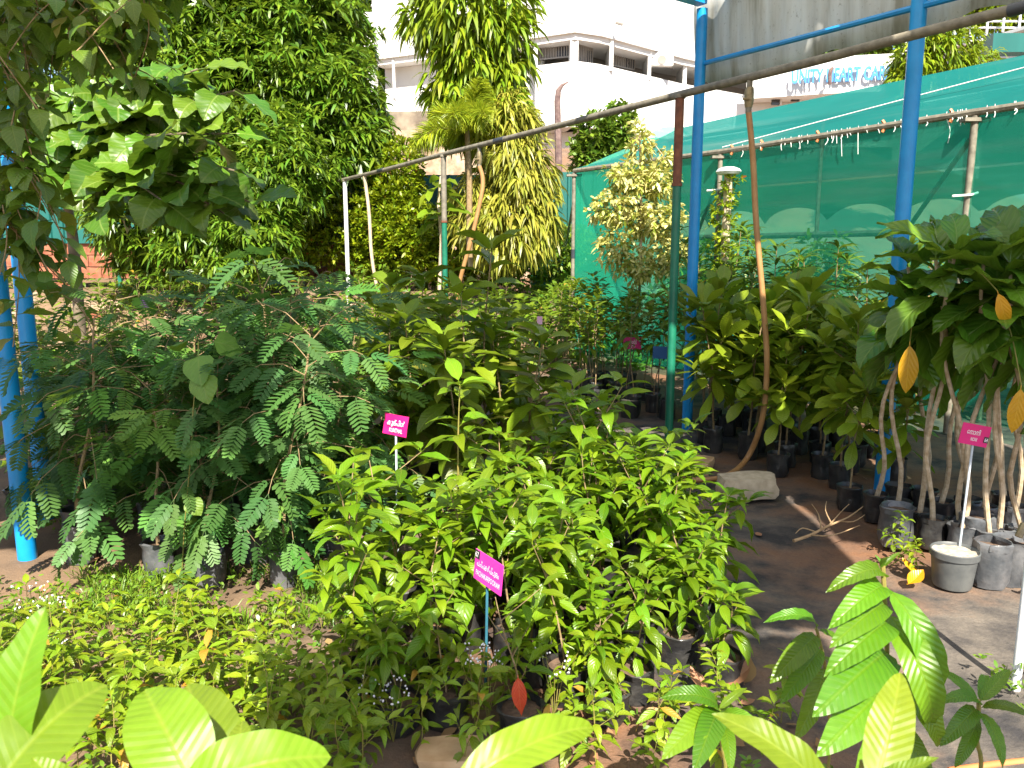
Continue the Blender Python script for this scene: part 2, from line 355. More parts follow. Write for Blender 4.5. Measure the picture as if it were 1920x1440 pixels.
# ------------------------------------------------------------------ ground
def sstep(a, b, x):
    t = min(1.0, max(0.0, (x - a) / (b - a))); return t * t * (3 - 2 * t)
def zg(x, y):
    k = 1 - sstep(0.6, 2.2, x - (13.0 - y) * 0.35)              # the net house floor on the right stays level
    z = 0.95 * sstep(11.6, 13.6, y) * max(k, sstep(15, 18, y))
    z += 4.6 * sstep(16.5, 31, y)
    z += 0.012 * math.sin(3.1 * x + 1.3 * y) + 0.010 * math.sin(5.3 * y - 2.2 * x) + 0.02 * math.sin(0.9 * x - 0.7 * y)
    return z
def build_ground():
    def axis(segs):
        out = []
        for a, b, s in segs:
            n = max(1, int(round((b - a) / s))); out += [a + (b - a) * i / n for i in range(n)]
        return out + [segs[-1][1]]
    xs = axis([(-400, -60, 60), (-60, -12, 6), (-12, 12, 0.25), (12, 60, 6), (60, 400, 60)])
    ys = axis([(-60, -4, 8), (-4, 16, 0.25), (16, 34, 1.0), (34, 80, 8), (80, 900, 120)])
    vv = [(x, y, zg(x, y)) for y in ys for x in xs]; nx = len(xs)
    ff = [(j * nx + i, j * nx + i + 1, (j + 1) * nx + i + 1, (j + 1) * nx + i) for j in range(len(ys) - 1) for i in range(nx - 1)]
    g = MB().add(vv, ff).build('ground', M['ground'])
    g['kind'] = 'structure'
build_ground()

# ------------------------------------------------------------------ hospital building on the rise behind
def strip(mb, pts, z0, z1, off0=0.0, thick=0.25):
    """a wall along the plan polyline pts, from z0 to z1, shifted back by off0 from the line"""
    n = len(pts); outs = []
    for i in range(n):
        a = pts[max(i - 1, 0)]; b = pts[min(i + 1, n - 1)]
        d = Vector((b[0] - a[0], b[1] - a[1])).normalized(); nn = Vector((-d.y, d.x))
        if nn.y < 0: nn = -nn
        p = Vector((pts[i][0], pts[i][1]))
        outs.append((p + nn * off0, p + nn * (off0 + thick)))
    vv = []; ff = []
    for f, b in outs:
        vv += [(f.x, f.y, z0), (f.x, f.y, z1), (b.x, b.y, z1), (b.x, b.y, z0)]
    for i in range(n - 1):
        a = i * 4; c = a + 4
        ff += [(a, c, c + 1, a + 1), (a + 1, c + 1, c + 2, a + 2), (a + 2, c + 2, c + 3, a + 3), (a + 3, c + 3, c, a)]
    ff += [(0, 1, 2, 3), ((n - 1) * 4 + 3, (n - 1) * 4 + 2, (n - 1) * 4 + 1, (n - 1) * 4)]
    mb.add(vv, ff); return outs
def xy(p): return (p.x, p.y)
bld = thing('hospital_building', 'white multi-storey hospital building with curved parapets on the rise behind the trees', 'building', (0, 0, 0))
PL = at(700, 100, 38.6); PC0 = at(1000, 76, 34.9); PC = at(1078, 60, 34.0); PC1 = at(1130, 64, 34.6); PR = at(1285, 105, 38.4); PE = at(1520, 150, 44.0)
plan = [xy(PL), xy(at(860, 88, 36.6)), xy(PC0), xy(PC), xy(PC1), xy(at(1200, 84, 36.2)), xy(PR), xy(PE)]
def zat(py, Y): return at(960, py, Y).z
zf = zat(60, 34.0); zp = zat(112, 34.0); zs = zat(224, 34.0); zl = zat(276, 34.0)
mb = MB(); strip(mb, plan, zf, zf + 4.6, 0.0, 0.3); mb.build('upper_parapet', M['wall'], bld, smooth=False)
mb = MB(); strip(mb, plan[2:], zs, zp, 0.18, 0.2); mb.build('balcony_parapet', M['wall'], bld, smooth=False)
mb = MB(); strip(mb, plan, zs - 0.28, zs - 0.002, 0.0, 2.8); mb.build('floor_slab', M['wall'], bld, smooth=False)
mb = MB(); strip(mb, plan, zf - 0.24, zf - 0.002, 0.15, 2.6); mb.build('roof_slab', M['wall'], bld, smooth=False)
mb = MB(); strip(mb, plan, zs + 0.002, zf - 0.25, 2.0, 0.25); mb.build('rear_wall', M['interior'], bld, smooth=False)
mb = MB(); strip(mb, plan[:3], zs + 0.002, zf - 0.25, 0.9, 0.2); mb.build('side_wall', M['wall_in'], bld, smooth=False)
mb = MB(); strip(mb, plan, 1.0, zs - 0.29, 1.3, 0.25); mb.build('lower_wall', M['wall'], bld, smooth=False)
mb = MB(); strip(mb, plan, 1.0, zat(292, 34), 0.2, 0.2); mb.build('plinth_wall', M['retain'], bld, smooth=False)
for (px, wpx, Y, deep) in ((1077, 15, 34.25, 0.9), (1147, 7, 35.1, 1.6), (1219, 6, 36.9, 1.6), (1003, 10, 35.1, 0.9), (1286, 7, 38.8, 1.6)):
    a = at(px - wpx / 2, 80, Y); b = at(px + wpx / 2, 80, Y)
    mb = MB(); mb.box(((a.x + b.x) / 2, Y + deep / 2, (zp + zf) / 2 - 0.02), (b.x - a.x, deep, zf - zp + 0.3)); mb.build('balcony_column', M['wall'], bld, smooth=False)
def grille_window(px0, px1, py_t0, py_b0, Y0, Y1, name='window', panes=True, n=12):
    """a dark opening with a steel grille in front, standing in the plane between two pixels"""
    a = at(px0, (py_t0 + py_b0) / 2, Y0); b = at(px1, (py_t0 + py_b0) / 2, Y1)
    z0 = at(px0, py_b0, Y0).z; z1 = at(px0, py_t0, Y0).z
    d = Vector((b.x - a.x, b.y - a.y, 0)); ln = d.length; d.normalize()
    R = Matrix(((d.x, -d.y, 0), (d.y, d.x, 0), (0, 0, 1)))
    c = (a + b) / 2
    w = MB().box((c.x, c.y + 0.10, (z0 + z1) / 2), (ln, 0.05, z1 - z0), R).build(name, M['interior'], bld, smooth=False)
    g = MB()
    for i in range(n + 1):
        p = a + d * ln * i / n
        g.box((p.x, p.y, (z0 + z1) / 2), (0.035, 0.03, z1 - z0), R)
    for q in (0.0, 0.62, 1.0):
        g.box((c.x, c.y - 0.032, z0 + (z1 - z0) * q), (ln, 0.03, 0.05), R)
    g.build('grille', M['grille'], w, smooth=False)
    p = a + d * ln * 0.8
    MB().box((p.x, p.y + 0.055, z0 + (z1 - z0) * 0.3), (ln * 0.35, 0.02, (z1 - z0) * 0.45), R).build('pane', M['dark_glass'], w, smooth=False)
grille_window(1008, 1068, 70, 112, 35.6, 35.1)
grille_window(1086, 1111, 62, 120, 35.0, 35.6, n=7)
grille_window(1147, 1190, 80, 122, 36.6, 37.6, n=10)
grille_window(1232, 1262, 100, 122, 38.4, 39.2, n=6)
grille_window(1012, 1072, 224, 272, 36.2, 35.6, n=14)
mb = MB(); mb.tube([at(737, 110, 38.3), at(742, 240, 38.3)], 0.07, 6); mb.build('rain_pipe', M['wall_in'], bld)
mb = MB(); mb.tube([at(1154, 42, 34.6), at(1168, 46, 34.6)], 0.06, 6); mb.build('drain_spout', M['interior'], bld)
ac = MB().box(at(1241, 112, 37.3), (0.95, 0.4, 0.55)).build('condenser_unit', M['wall'], bld, smooth=False)
MB().lathe([(0.0, 0), (0.2, 0.0), (0.2, 0.02), (0.0, 0.02)], 14).build('fan_grille', M['interior'], ac, M=Matrix.Translation(at(1241, 112, 37.09)) @ Matrix.Rotation(math.pi / 2, 4, 'X'))
# wing that carries the blue letters
wing = thing('hospital_wing', 'white wing wall with the blue UNITY HEART CARE lettering seen above the green net roof', 'building', (0, 0, 0))
W0 = at(1400, 150, 33.6); W1 = at(1730, 95, 31.8)
wp = [xy(W0), xy(at(1560, 120, 32.5)), xy(W1)]
zt0 = zat(100, 32.0); zb0 = zat(168, 33.0)
mb = MB(); strip(mb, wp, zb0, zt0, 0, 0.3); mb.build('sign_wall', M['wall'], wing, smooth=False)
mb = MB(); strip(mb, [xy(at(1380, 150, 34.2)), xy(at(1560, 130, 33.6)), xy(at(1760, 95, 32.6))], 1.0, zb0 - 0.26, 0.4, 0.3); mb.build('lower_wall', M['wall'], wing, smooth=False)
mb = MB(); strip(mb, wp, zb0 - 0.25, zb0 - 0.003, -0.04, 1.6); mb.build('floor_slab', M['wall'], wing, smooth=False)
for x0, x1, y0, y1 in ((1448, 1461, 168, 197), (1484, 1498, 178, 190)):
    a = at(x0, y0, 33.7); b = at(x1, y1, 33.7)
    w = MB().box(((a.x + b.x) / 2, 33.72, (a.z + b.z) / 2), (b.x - a.x, 0.1, a.z - b.z)).build('window', M['dark_glass'], wing, smooth=False)
    MB().box((b.x + 0.04, 33.66, (a.z + b.z) / 2), (0.06, 0.1, a.z - b.z)).build('frame', M['wall'], w, smooth=False)
def text_mesh(body, size, mat, extrude=0.0, align='CENTER', bold=0.0):
    cu = bpy.data.curves.new('lettering', 'FONT'); cu.body = body; cu.size = size; cu.extrude = extrude
    cu.align_x = align; cu.align_y = 'CENTER'; cu.resolution_u = 3; cu.offset = bold
    o = bpy.data.objects.new('lettering', cu); COL.objects.link(o)
    dg = bpy.context.evaluated_depsgraph_get()
    me = bpy.data.meshes.new_from_object(o.evaluated_get(dg)); me.name = 'lettering'
    bpy.data.objects.remove(o); bpy.data.curves.remove(cu)
    me.materials.clear(); me.materials.append(mat)
    return me
def basis(origin, xaxis, yaxis):
    x = xaxis.normalized(); z = x.cross(yaxis).normalized(); y = z.cross(x)
    m = Matrix((x, y, z)).transposed().to_4x4(); m.translation = origin; return m
A = at(1480, 148, 32.86); B = at(1665, 148, 32.06)
wd = (B - A); wd.z = 0; ln = wd.length; wd.normalize()
tm = text_mesh('UNITY HEART CARE', 0.62, M['letter_blue'], 0.05, 'LEFT', 0.016)
xs_ = [v.co.x for v in tm.vertices]; k = ln / (max(xs_) - min(xs_))
put('wall_letters', tm, wing, basis(A + Vector((0, -0.20, 0)), wd, Vector((0, 0, 1))) @ Matrix.Diagonal((k, 1.15, 1, 1)))
MB().tube([at(1556, 158, 31.9), at(1556, 140, 31.9), at(1558, 131, 31.9), at(1562, 126, 31.85)], [0.07, 0.08, 0.08, 0.05], 8).build('vent_pipe', M['deadwood'], wing)
# terrace block with railing at the far right
ter = thing('terrace_block', 'low white terrace building with thin white railing at the far upper right', 'building')
a = at(1690, 60, 27); b = at(1990, 60, 23)
mb = MB(); strip(mb, [xy(a), xy(at(1860, 60, 25.2)), xy(b)], 1.0, zat(78, 25), 0, 0.3); mb.build('wall', M['wall'], ter, smooth=False)
mb = MB(); strip(mb, [xy(a), xy(at(1860, 60, 25.2)), xy(b)], zat(76, 25), zat(70, 25), -0.3, 0.8); mb.build('ledge', M['wall'], ter, smooth=False)
for i in range(9):
    p = at(1700 + i * 30, 60, 26.6 - i * 0.36)
    MB().tube([(p.x, p.y, zat(70, 25)), (p.x, p.y, zat(38, 25))], 0.035, 6).build('railing_post', M['white_post'], ter)
for q in (40, 52):
    MB().tube([at(1690, q, 26.7), at(1850, q, 25), at(1970, q, 23.3)], 0.028, 6).build('rail', M['white_post'], ter)
MB().box(at(1905, 84, 23.5), (1.6, 0.5, 0.5)).build('awning', M['teal_metal'], ter, smooth=False)
# small tank stand at the upper left of the building
sh = thing('roof_stairhead', 'narrow white stair block with a pipe rail left of the hospital building', 'building')
c = at(690, 30, 36); MB().box((c.x, c.y, 7.5), (0.55, 1.0, 8.5)).build('wall', M['wall'], sh, smooth=False)
MB().tube([at(696, 10, 35.4), at(745, 30, 35.4)], 0.05, 6).build('rail', M['white_post'], sh)
MB().tube([at(718, 20, 35.4), at(720, 110, 35.4)], 0.09, 8).build('post', M['wall_in'], sh)

# dead trunk standing in front of the building
dt = thing('dead_trunk', 'bent brown bare trunk standing before the white hospital wall', 'dead tree', at(1047, 300, 20))
o = dt.location
pts = [at(1048, 330, 20), at(1047, 280, 20), at(1046, 230, 20), at(1045, 190, 20), at(1047, 170, 20), at(1054, 160, 20), at(1066, 153, 20)]
MB().tube([p - o for p in pts], [0.085, 0.085, 0.08, 0.075, 0.065, 0.04, 0.012], 8).build('trunk', M['deadwood'], dt)

# ------------------------------------------------------------------ green steel sheet fence on its laterite base, and retaining wall
def fence(name, label, x0, x1, y, z0, z1, base=True, blocks=True):
    t = thing(name, label, 'fence', (x0, y, 0))
    pitch = 0.24; n = int((x1 - x0) / 0.96)
    mb0 = MB(); xs2 = []
    # one ribbed panel mesh shared by all panels
    prof = []
    for i in range(4):
        x = i * pitch; prof += [(x, 0), (x + 0.16, 0), (x + 0.18, -0.035), (x + 0.22, -0.035)]
    prof.append((0.955, 0))
    vv = []; ff = []
    for x, d in prof: vv += [(x, d, z0), (x, d, z1)]
    for i in range(len(prof) - 1): ff.append((i * 2, i * 2 + 2, i * 2 + 3, i * 2 + 1))
    pm = MB().add(vv, ff).mesh('sheet_panel', M['teal_metal'], False)
    for i in range(n): put('sheet_panel', pm, t, Matrix.Translation((i * 0.96, (i % 2) * 0.004, 0)))
    postm = MB().box((0, 0.06, (z1) / 2), (0.07, 0.07, z1)).mesh('fence_post', M['green_paint'], False)
    for i in range(0, n + 1, 3): put('fence_post', postm, t, Matrix.Translation((i * 0.96, 0, 0)))
    if base:
        rng = random.Random(5)
        for r in range(3):
            bm_ = MB().box((0, 0, 0), (0.44, 0.26, 0.21)).mesh('laterite_block', M['laterite'], False)
            for i in range(int(min(9.0, x1 - x0) / 0.46)):
                put('laterite_block', bm_, t, Matrix.Translation((i * 0.46 + (r % 2) * 0.23, 0.18 + rng.uniform(-0.015, 0.015), z0 - 0.11 - r * 0.225)) @ Matrix.Rotation(rng.uniform(-.02, .02), 4, 'Z'))
    return t
fence('sheet_fence', 'dark green ribbed steel sheet fence on red laterite blocks at the far left', -10.5, 0.2, 15.4, 1.82, 3.10)
fence('sheet_fence', 'bright green ribbed steel sheet fence between the hanging tree and the green net house', 0.4, 2.9, 15.3, 0.4, 3.14, base=False)
rw = thing('retaining_wall', 'dark stained retaining wall below the white building behind the shrubs', 'wall', (0, 0, 0))
mb = MB(); strip(mb, [(-12, 18.6), (-5, 18.4), (-1.0, 18.2)], 0.5, 4.75, 0, 0.3); mb.build('wall', M['retain'], rw, smooth=False)
mb = MB(); strip(mb, [(-2.7, 18.0), (-1.2, 17.9), (0.6, 18.0)], 0.5, 4.3, 0, 0.3); mb.build('wall', M['rock'], rw, smooth=False)

# ------------------------------------------------------------------ blue pole frame with unseen shade roof
def bp(px, py, Y): p = at(px, py, Y); return Vector((p.x, Y, 0))
fr = thing('blue_pole_frame', 'tall bright blue steel pole frame of the shelter, two poles at each side', 'shelter frame')
PRt = Vector((2.475, 5.1, 0)); PMd = Vector((1.60, 7.05, 0)); PLf = bp(14, 680, 3.95); PLb = bp(57, 680, 4.65)
PRn = Vector((3.25, 3.37, 0)); PLn = Vector((-1.55, 2.2, 0))
ROOFZ = 3.70
for p, lean in ((PRt, 0), (PMd, 0), (PLf, -0.02), (PLb, 0.0)):
    MB().tube([(p.x, p.y, -0.1), (p.x + lean, p.y, ROOFZ - 0.06)], 0.047, 16).build('pole', M['blue'], fr)
def beam(a, b, z, r=0.033, name='beam'):
    MB().tube([(a.x, a.y, z), (b.x, b.y, z)], r, 10).build(name, M['blue'], fr)
dR = (PMd - PRt).normalized(); eR = Vector((dR.y, -dR.x, 0))
z1, z2 = 3.20, 3.09
mb = MB(); q0 = PMd + eR * 0.0; q1 = PRt - dR * 2.6
mb.tube([(PMd.x + 0.03, PMd.y - 0.03, z1), (PRt.x, PRt.y, z2), (q1.x, q1.y, z2 - 0.14)], 0.021, 8).build('side_rail', M['blue'], fr)
mb = MB(); mb.box(((PMd.x + PLf.x) / 2, (PMd.y + PLf.y) / 2, ROOFZ + .02), ((PMd - PLf).length, 0.1, 0.1), Matrix.Rotation(math.atan2(PMd.y - PLf.y, PMd.x - PLf.x), 3, 'Z')).build('beam', M['blue'], fr, smooth=False)
for a, b in ((PMd, q1),):
    beam(a, b, ROOFZ + 0.03)
# hanging corrugated side sheet: its lower edge is ragged
def side_sheet():
    t = thing('hanging_sheet', 'grey grimy corrugated sheet hung along the blue rail at the upper right', 'sheet', (PMd.x, PMd.y, 0), math.atan2(-dR.y, -dR.x))
    rng = random.Random(3)
    L_ = 4.6; nx = 150
    off = -0.09                                     # on the far side of the rail
    M_ = MB(); vv = []; ff = []
    # local x runs from the middle pole towards the camera, local y points to the camera's left
    for i in range(nx + 1):
        x = -0.20 + (L_) * i / nx
        ph = x / 0.155
        y = 0.075 + 0.005 * math.sin(ph * 2 * math.pi) + 0.02 * math.sin(x * 1.7)
        zb = 3.02 - 0.02 * x + 0.025 * math.sin(x * 5.1 + 1) + 0.018 * math.sin(x * 11.0)
        if x < 0.0: zb += (-x) * 0.8
        zt = 3.76
        for k in range(7):
            z = lerp(zb, zt, k / 6)
            vv.append((x, y + 0.05 * (1 - k / 6) ** 2, z))
    for i in range(nx):
        for k in range(6): ff.append((i * 7 + k, i * 7 + 7 + k, i * 7 + 8 + k, i * 7 + k + 1))
    o = M_.add(vv, ff).build('sheet', M['sheet'], t)
    s = o.modifiers.new('thick', 'SOLIDIFY'); s.thickness = 0.005
side_sheet()

# unseen roof over the beds: sheets and gaps laid out to shape the shade
def shade_sheet_mesh(w, l):
    n = int(w / 0.05); vv = []; ff = []
    for i in range(n + 1):
        x = -w / 2 + w * i / n
        z = 0.02 * math.sin(x / 0.155 * 2 * math.pi)
        vv += [(x, -l / 2, z), (x, l / 2, z)]
    for i in range(n): ff.append((2 * i, 2 * i + 2, 2 * i + 3, 2 * i + 1))
    return MB().add(vv, ff).mesh('shade_sheet', M['sheet'])
SHADE_SHEETS = [  # x0, x1, y0, y1
    (-4.6, -3.7, .5, 4.4), (-3.66, -2.74, .25, 4.3), (-2.66, -1.82, .45, 4.7), (-1.76, -0.80, .30, 1.45), (-1.74, -0.82, 1.75, 5.0), (-0.70, 0.28, 1.2, 2.0), (-0.68, 0.27, 2.45, 5.2),
    (0.32, 1.24, .95, 5.4), (1.28, 2.24, -.45, 3.2), (1.29, 2.23, 3.55, 6.8), (2.28, 3.2, .65, 5.5), (3.28, 4.6, .55, 3.5), (-.45, .5, -1.55, -.75), (1.22, 1.7, -1.7, -.5)]  # the last pair lie apart from the rest, added for their shade
def build_shade_roof():
    t = thing('unseen_shade_roof', 'unseen corrugated roof sheets laid out above the beds to shade them', 'roof', (0, 0, ROOFZ + 0.09))
    for x0, x1, y0, y1 in SHADE_SHEETS:
        put('shade_sheet', shade_sheet_mesh(x1 - x0, y1 - y0), t, Matrix.Translation(((x0 + x1) / 2, (y0 + y1) / 2, 0)))
build_shade_roof()

# ------------------------------------------------------------------ water pipe line on posts
pipeA = Vector((3.55, 2.3, 2.79)); 
def pline(t): # t = Y
    return Vector((1.263 - 0.58 * (t - 6.2), t, 2.79))
wl = thing('water_pipe_line', 'long weathered overhead water pipe on slim posts crossing the nursery', 'pipe')
MB().tube([pline(y) + Vector((0, 0, 0.006 * math.sin(y * 2))) for y in (1.6, 3, 4.5, 5.2, 6.2, 8, 9.8, 11.5, 13.25)], 0.028, 12).build('pipe', M['galv'], wl)
for y in (4.05, 8.6, 11.6):
    MB().tube([pline(y - 0.09), pline(y + 0.09)], 0.0315, 12).build('joint_tape', M['tape'], wl)
for y, r, low, up, zsw in ((6.2, 0.034, 'green_paint', 'rust', 2.13), (9.8, 0.034, 'green_paint', 'galv', 2.0), (13.0, 0.033, 'white_post', 'white_post', 1.5)):
    p = pline(y)
    MB().tube([(p.x, p.y, -0.05), (p.x, p.y, zsw)], r * (0.98 if low != 'white_post' else 1.0), 12).build('post', M[low], wl)
    MB().tube([(p.x, p.y, zsw + 0.002), (p.x, p.y, 2.762)], r, 12).build('post_top', M[up], wl)
    if low == 'green_paint': MB().tube([(p.x, p.y, zsw - 0.012), (p.x, p.y, zsw + 0.012)], r * 1.18, 12).build('collar', M['rust'], wl)
    MB().tube([p - Vector((0, 0, 0.028)), p - Vector((0, 0, 0.0))], 0.044, 12).build('saddle', M['galv'], wl)
def bez(pts, n=10):
    pts = [Vector(p) for p in pts]; out = []
    for i in range(len(pts) - 1):
        p0 = pts[max(i - 1, 0)]; p1 = pts[i]; p2 = pts[i + 1]; p3 = pts[min(i + 2, len(pts) - 1)]
        for k in range(n):
            t = k / n
            out.append(0.5 * ((2 * p1) + (p2 - p0) * t + (2 * p0 - 5 * p1 + 4 * p2 - p3) * t * t + (3 * p1 - p0 - 3 * p2 + p3) * t ** 3))
    return out + [pts[-1]]
def tap(y, s=1.0):
    p = pline(y); t = thing('pipe_tap', 'brass tap hanging from the overhead pipe at the tan hose nearest the camera' if s > 0.9 else 'small tap below the overhead pipe where the far hose starts', 'tap', p)
    MB().tube([(0, 0, -0.01), (0, 0, -0.07)], 0.02, 10).build('nipple', M['galv'], t)
    MB().tube([(0, 0, -0.07), (0, 0, -0.10), (0, 0, -0.16), (0, 0, -0.20)], [0.028, 0.032, 0.032, 0.024], 10).build('valve_body', M['brass'], t)
    MB().tube([(-0.05, -0.03, -0.15), (0, -0.035, -0.15)], 0.008, 6).build('valve_lever', M['brass'], t)
    MB().tube([(0, 0, -0.2), (0, 0, -0.235)], 0.021, 10).build('hose_clamp', M['galv'], t)
    return p
Y1 = 5.6
p = tap(Y1)
hp = [p + V(0, 0, -0.22), at(1412, 300, Y1), at(1418, 420, Y1), at(1432, 580, Y1 - 0.02), at(1438, 690, Y1), at(1428, 790, Y1 + 0.05), at(1400, 860, Y1 + 0.15), gnd(1360, 893, 0.05), gnd(1300, 900, 0.03), gnd(1230, 893, 0.025), gnd(1150, 880, 0.02)]
tag(MB().tube(bez(hp, 8), 0.0205, 10).build('garden_hose', M['hose']), 'tan garden hose hanging from the tap and curling onto the ground by the concrete chunk', 'hose')
p = pline(9.0)
tap(9.0, 0.8)
tag(MB().tube(bez([p + V(0, 0, -0.22), at(905, 350, 9.0), at(886, 440, 9.0), at(864, 520, 9.05), at(852, 580, 9.1), at(850, 640, 9.1)], 8), 0.024, 10).build('garden_hose', M['hose']), 'orange-tan hose slanting down beside the green post at the middle of the pipe', 'hose')
p = pline(12.2)
tag(MB().tube(bez([p + V(0, 0, -0.02), at(692, 400, 12.2), at(696, 470, 12.2), at(703, 520, 12.2), at(712, 560, 12.2)], 8), 0.026, 10).build('garden_hose', M['stem_pale']), 'pale hose hanging near the white post at the far end of the pipe', 'hose')

# ------------------------------------------------------------------ green net house
nh = thing('net_house', 'shade house of translucent green netting on grey steel posts at the right', 'net house')
E0 = Vector((6.1, 3.6, 2.8)); EA = Vector((3.95, 7.0, 2.8)); EB = Vector((2.46, 9.6, 2.8)); EC = Vector((0.90, 11.75, 2.8))
eave = [E0, Vector((5.0, 5.35, 2.8)), EA, EB, EC]
wdir = Vector((0.866, 0.5, 0))
def net_strip(a_pts, b_pts, nsub, sag, name, mat, seed=1):
    rng = random.Random(seed); vv = []; ff = []; rows = 9
    A_ = bez(a_pts, nsub); B_ = bez(b_pts, nsub); n = min(len(A_), len(B_))
    for i in range(n):
        for k in range(rows):
            t = k / (rows - 1); q = A_[i].lerp(B_[i], t)
            w = math.sin(math.pi * t)
            q = q + Vector((0.02 * math.sin(i * 0.9 + k) * w, 0.025 * math.sin(i * 0.55 + k * 1.3) * w, -sag * w * (0.6 + 0.4 * math.cos(i * 2 * math.pi / nsub))))
            vv.append(q)
    for i in range(n - 1):
        for k in range(rows - 1): ff.append((i * rows + k, (i + 1) * rows + k, (i + 1) * rows + k + 1, i * rows + k + 1))
    return MB().add(vv, ff).build(name, M[mat], nh)
ridge = [p + wdir * 1.8 + Vector((0, 0, 0.80)) for p in eave]
ridge[-1] = EC + wdir * 1.95 + Vector((0, 0, 0.74))
farE = [p + wdir * 3.7 + Vector((0, 0, -0.05)) for p in eave]
up = Vector((0, 0, 0.03))
net_strip([p + up for p in eave], ridge, 12, 0.06, 'roof_net', 'net_roof', 1)
net_strip(ridge, farE, 12, 0.06, 'roof_net', 'net_roof', 2)
net_strip([p - up for p in eave], [Vector((p.x, p.y, 0.15)) for p in eave], 12, 0.0, 'wall_net', 'net_wall', 3)
net_strip([p - up for p in farE], [Vector((p.x, p.y, 0.15)) for p in farE], 12, 0.0, 'wall_net', 'net_in', 4)
endA = [EC, EC + wdir * 1.0 + V(0, 0, .40), ridge[-1], farE[-1]]
net_strip(endA, [Vector((p.x, p.y, 0.15)) for p in endA], 8, 0, 'end_net', 'net_in', 5)
# valance with scalloped lower edge hung inside
def valance():
    A_ = bez([p + wdir * 1.75 for p in eave], 40); vv = []; ff = []
    d = 0.0
    for i, q in enumerate(A_):
        if i: d += (A_[i] - A_[i - 1]).length
        ph = (d / 0.98) % 1.0
        zb = 1.98 + 0.24 * math.sqrt(max(0.0, 1 - (2 * ph - 1) ** 2)) 
        vv += [(q.x, q.y, zb), (q.x, q.y, 3.3)]
    for i in range(len(A_) - 1): ff.append((2 * i, 2 * i + 2, 2 * i + 3, 2 * i + 1))
    MB().add(vv, ff).build('valance_net', M['net_valance'], nh)
valance()
for off, r, z in ((0.0, 0.032, 2.8), (1.75, 0.04, 1.86), (1.75, 0.03, 3.34)):
    MB().tube([p + wdir * off + Vector((0, 0, z - 2.8)) for p in eave], r, 8).build('rail' if off else 'eave_pipe', M['galv'], nh)
for p, extra in ((EA, 1), (EB, 0), (EC, 0), (Vector((5.0, 5.35, 2.8)), 1)):
    MB().tube([(p.x, p.y, 0), (p.x, p.y, 2.77)], 0.031, 10).build('post', M['galv'], nh)
    MB().box((p.x, p.y, 2.735), (0.22, 0.1, 0.03)).build('bracket', M['galv'], nh, smooth=False)
    MB().tube([(p.x, p.y, 1.55), (p.x, p.y, 1.68)], 0.034, 10).build('post_tape', M['tape'], nh)
    q = p + wdir * 1.75
    MB().tube([(q.x, q.y, 0), (q.x, q.y, 3.3)], 0.03, 8).build('inner_post', M['galv'], nh)
    b = p + (EB - EA).normalized() * 0.95
    MB().tube([(p.x + .05, p.y + .1, 2.62), (b.x + wdir.x * .5, b.y + wdir.y * .5, 1.75)], 0.022, 8).build('brace', M['galv'], nh)
rng = random.Random(11)
# loose ends of string tied along the eave
for i in range(48):
    t = rng.random(); k = rng.choice((1, 2, 2, 2)); a = eave[k].lerp(eave[k + 1], t) + Vector((0, -0.035, -0.01))
    ln = rng.choice((0.03, 0.04, 0.05, 0.05, 0.06, 0.08, 0.09, 0.22))
    pts = [a + V(0, 0, 0.05), a, a + V(rng.uniform(-.15, .15) * ln, -0.02, -ln * 0.5), a + V(rng.uniform(-.3, .3) * ln, -0.02, -ln)]
    MB().tube(bez(pts, 3), 0.004, 5).build('string_tie', M['rope'], nh)
for k, t in ((2, .08), (2, .3), (2, .55), (2, .8), (1, .6), (2, .95)):
    a = eave[k].lerp(eave[k + 1], t)
    MB().tube([a + V(0, -.02, 0.055), a + V(.03, -.045, 0), a + V(0, -.035, -.055)], 0.016, 6).build('cloth_tie', M['hose_orange'], nh)
for p, z in ((EA, 2.1), (EB, 2.35)):
    MB().tube([p + V(-.16, -.04, z - 2.8), p + V(0, -.045, z - 2.8 + .01), p + V(.06, -.04, z - 2.8 + .03)], 0.01, 6).build('string_tie', M['rope'], nh)
MB().tube([p + V(0, 0, 0.05) + wdir * 0.02 for p in (EB, EA + wdir * 1.1 + V(0, 0, .5), E0 + wdir * 1.8 + V(0, 0, .85))], 0.007, 5).build('roof_cord', M['rope'], nh)
# ------------------------------------------------------------------ leaf shapes
def prof_fn(kind):
    def f(t):
        if kind == 'ell': w = math.sin(math.pi * t ** 0.92) ** 0.85
        elif kind == 'acum':
            w = (math.sin(math.pi * min(1, t * 1.12) ** 0.85) ** 0.85) if t < 0.80 else 0.0
            if t >= 0.80: w = 0.42 * (1 - (t - 0.80) / 0.20) ** 1.5 + 0.03 * (1 - t)
        elif kind == 'lance': w = (t ** 0.6) * ((1 - t) ** 0.8) * 2.05
        elif kind == 'obov': w = math.sin(math.pi * t ** 1.55) ** 0.75
        elif kind == 'cord':
            w = (1 - (1 - min(1, t / 0.30)) ** 2) ** 0.5 if t < 0.30 else math.cos((t - 0.30) / 0.70 * math.pi / 2) ** 0.85
        elif kind == 'ovate': w = (t ** 0.45) * ((1 - t) ** 0.75) * 1.75
        return max(0.0, min(1.0, w))
    return f
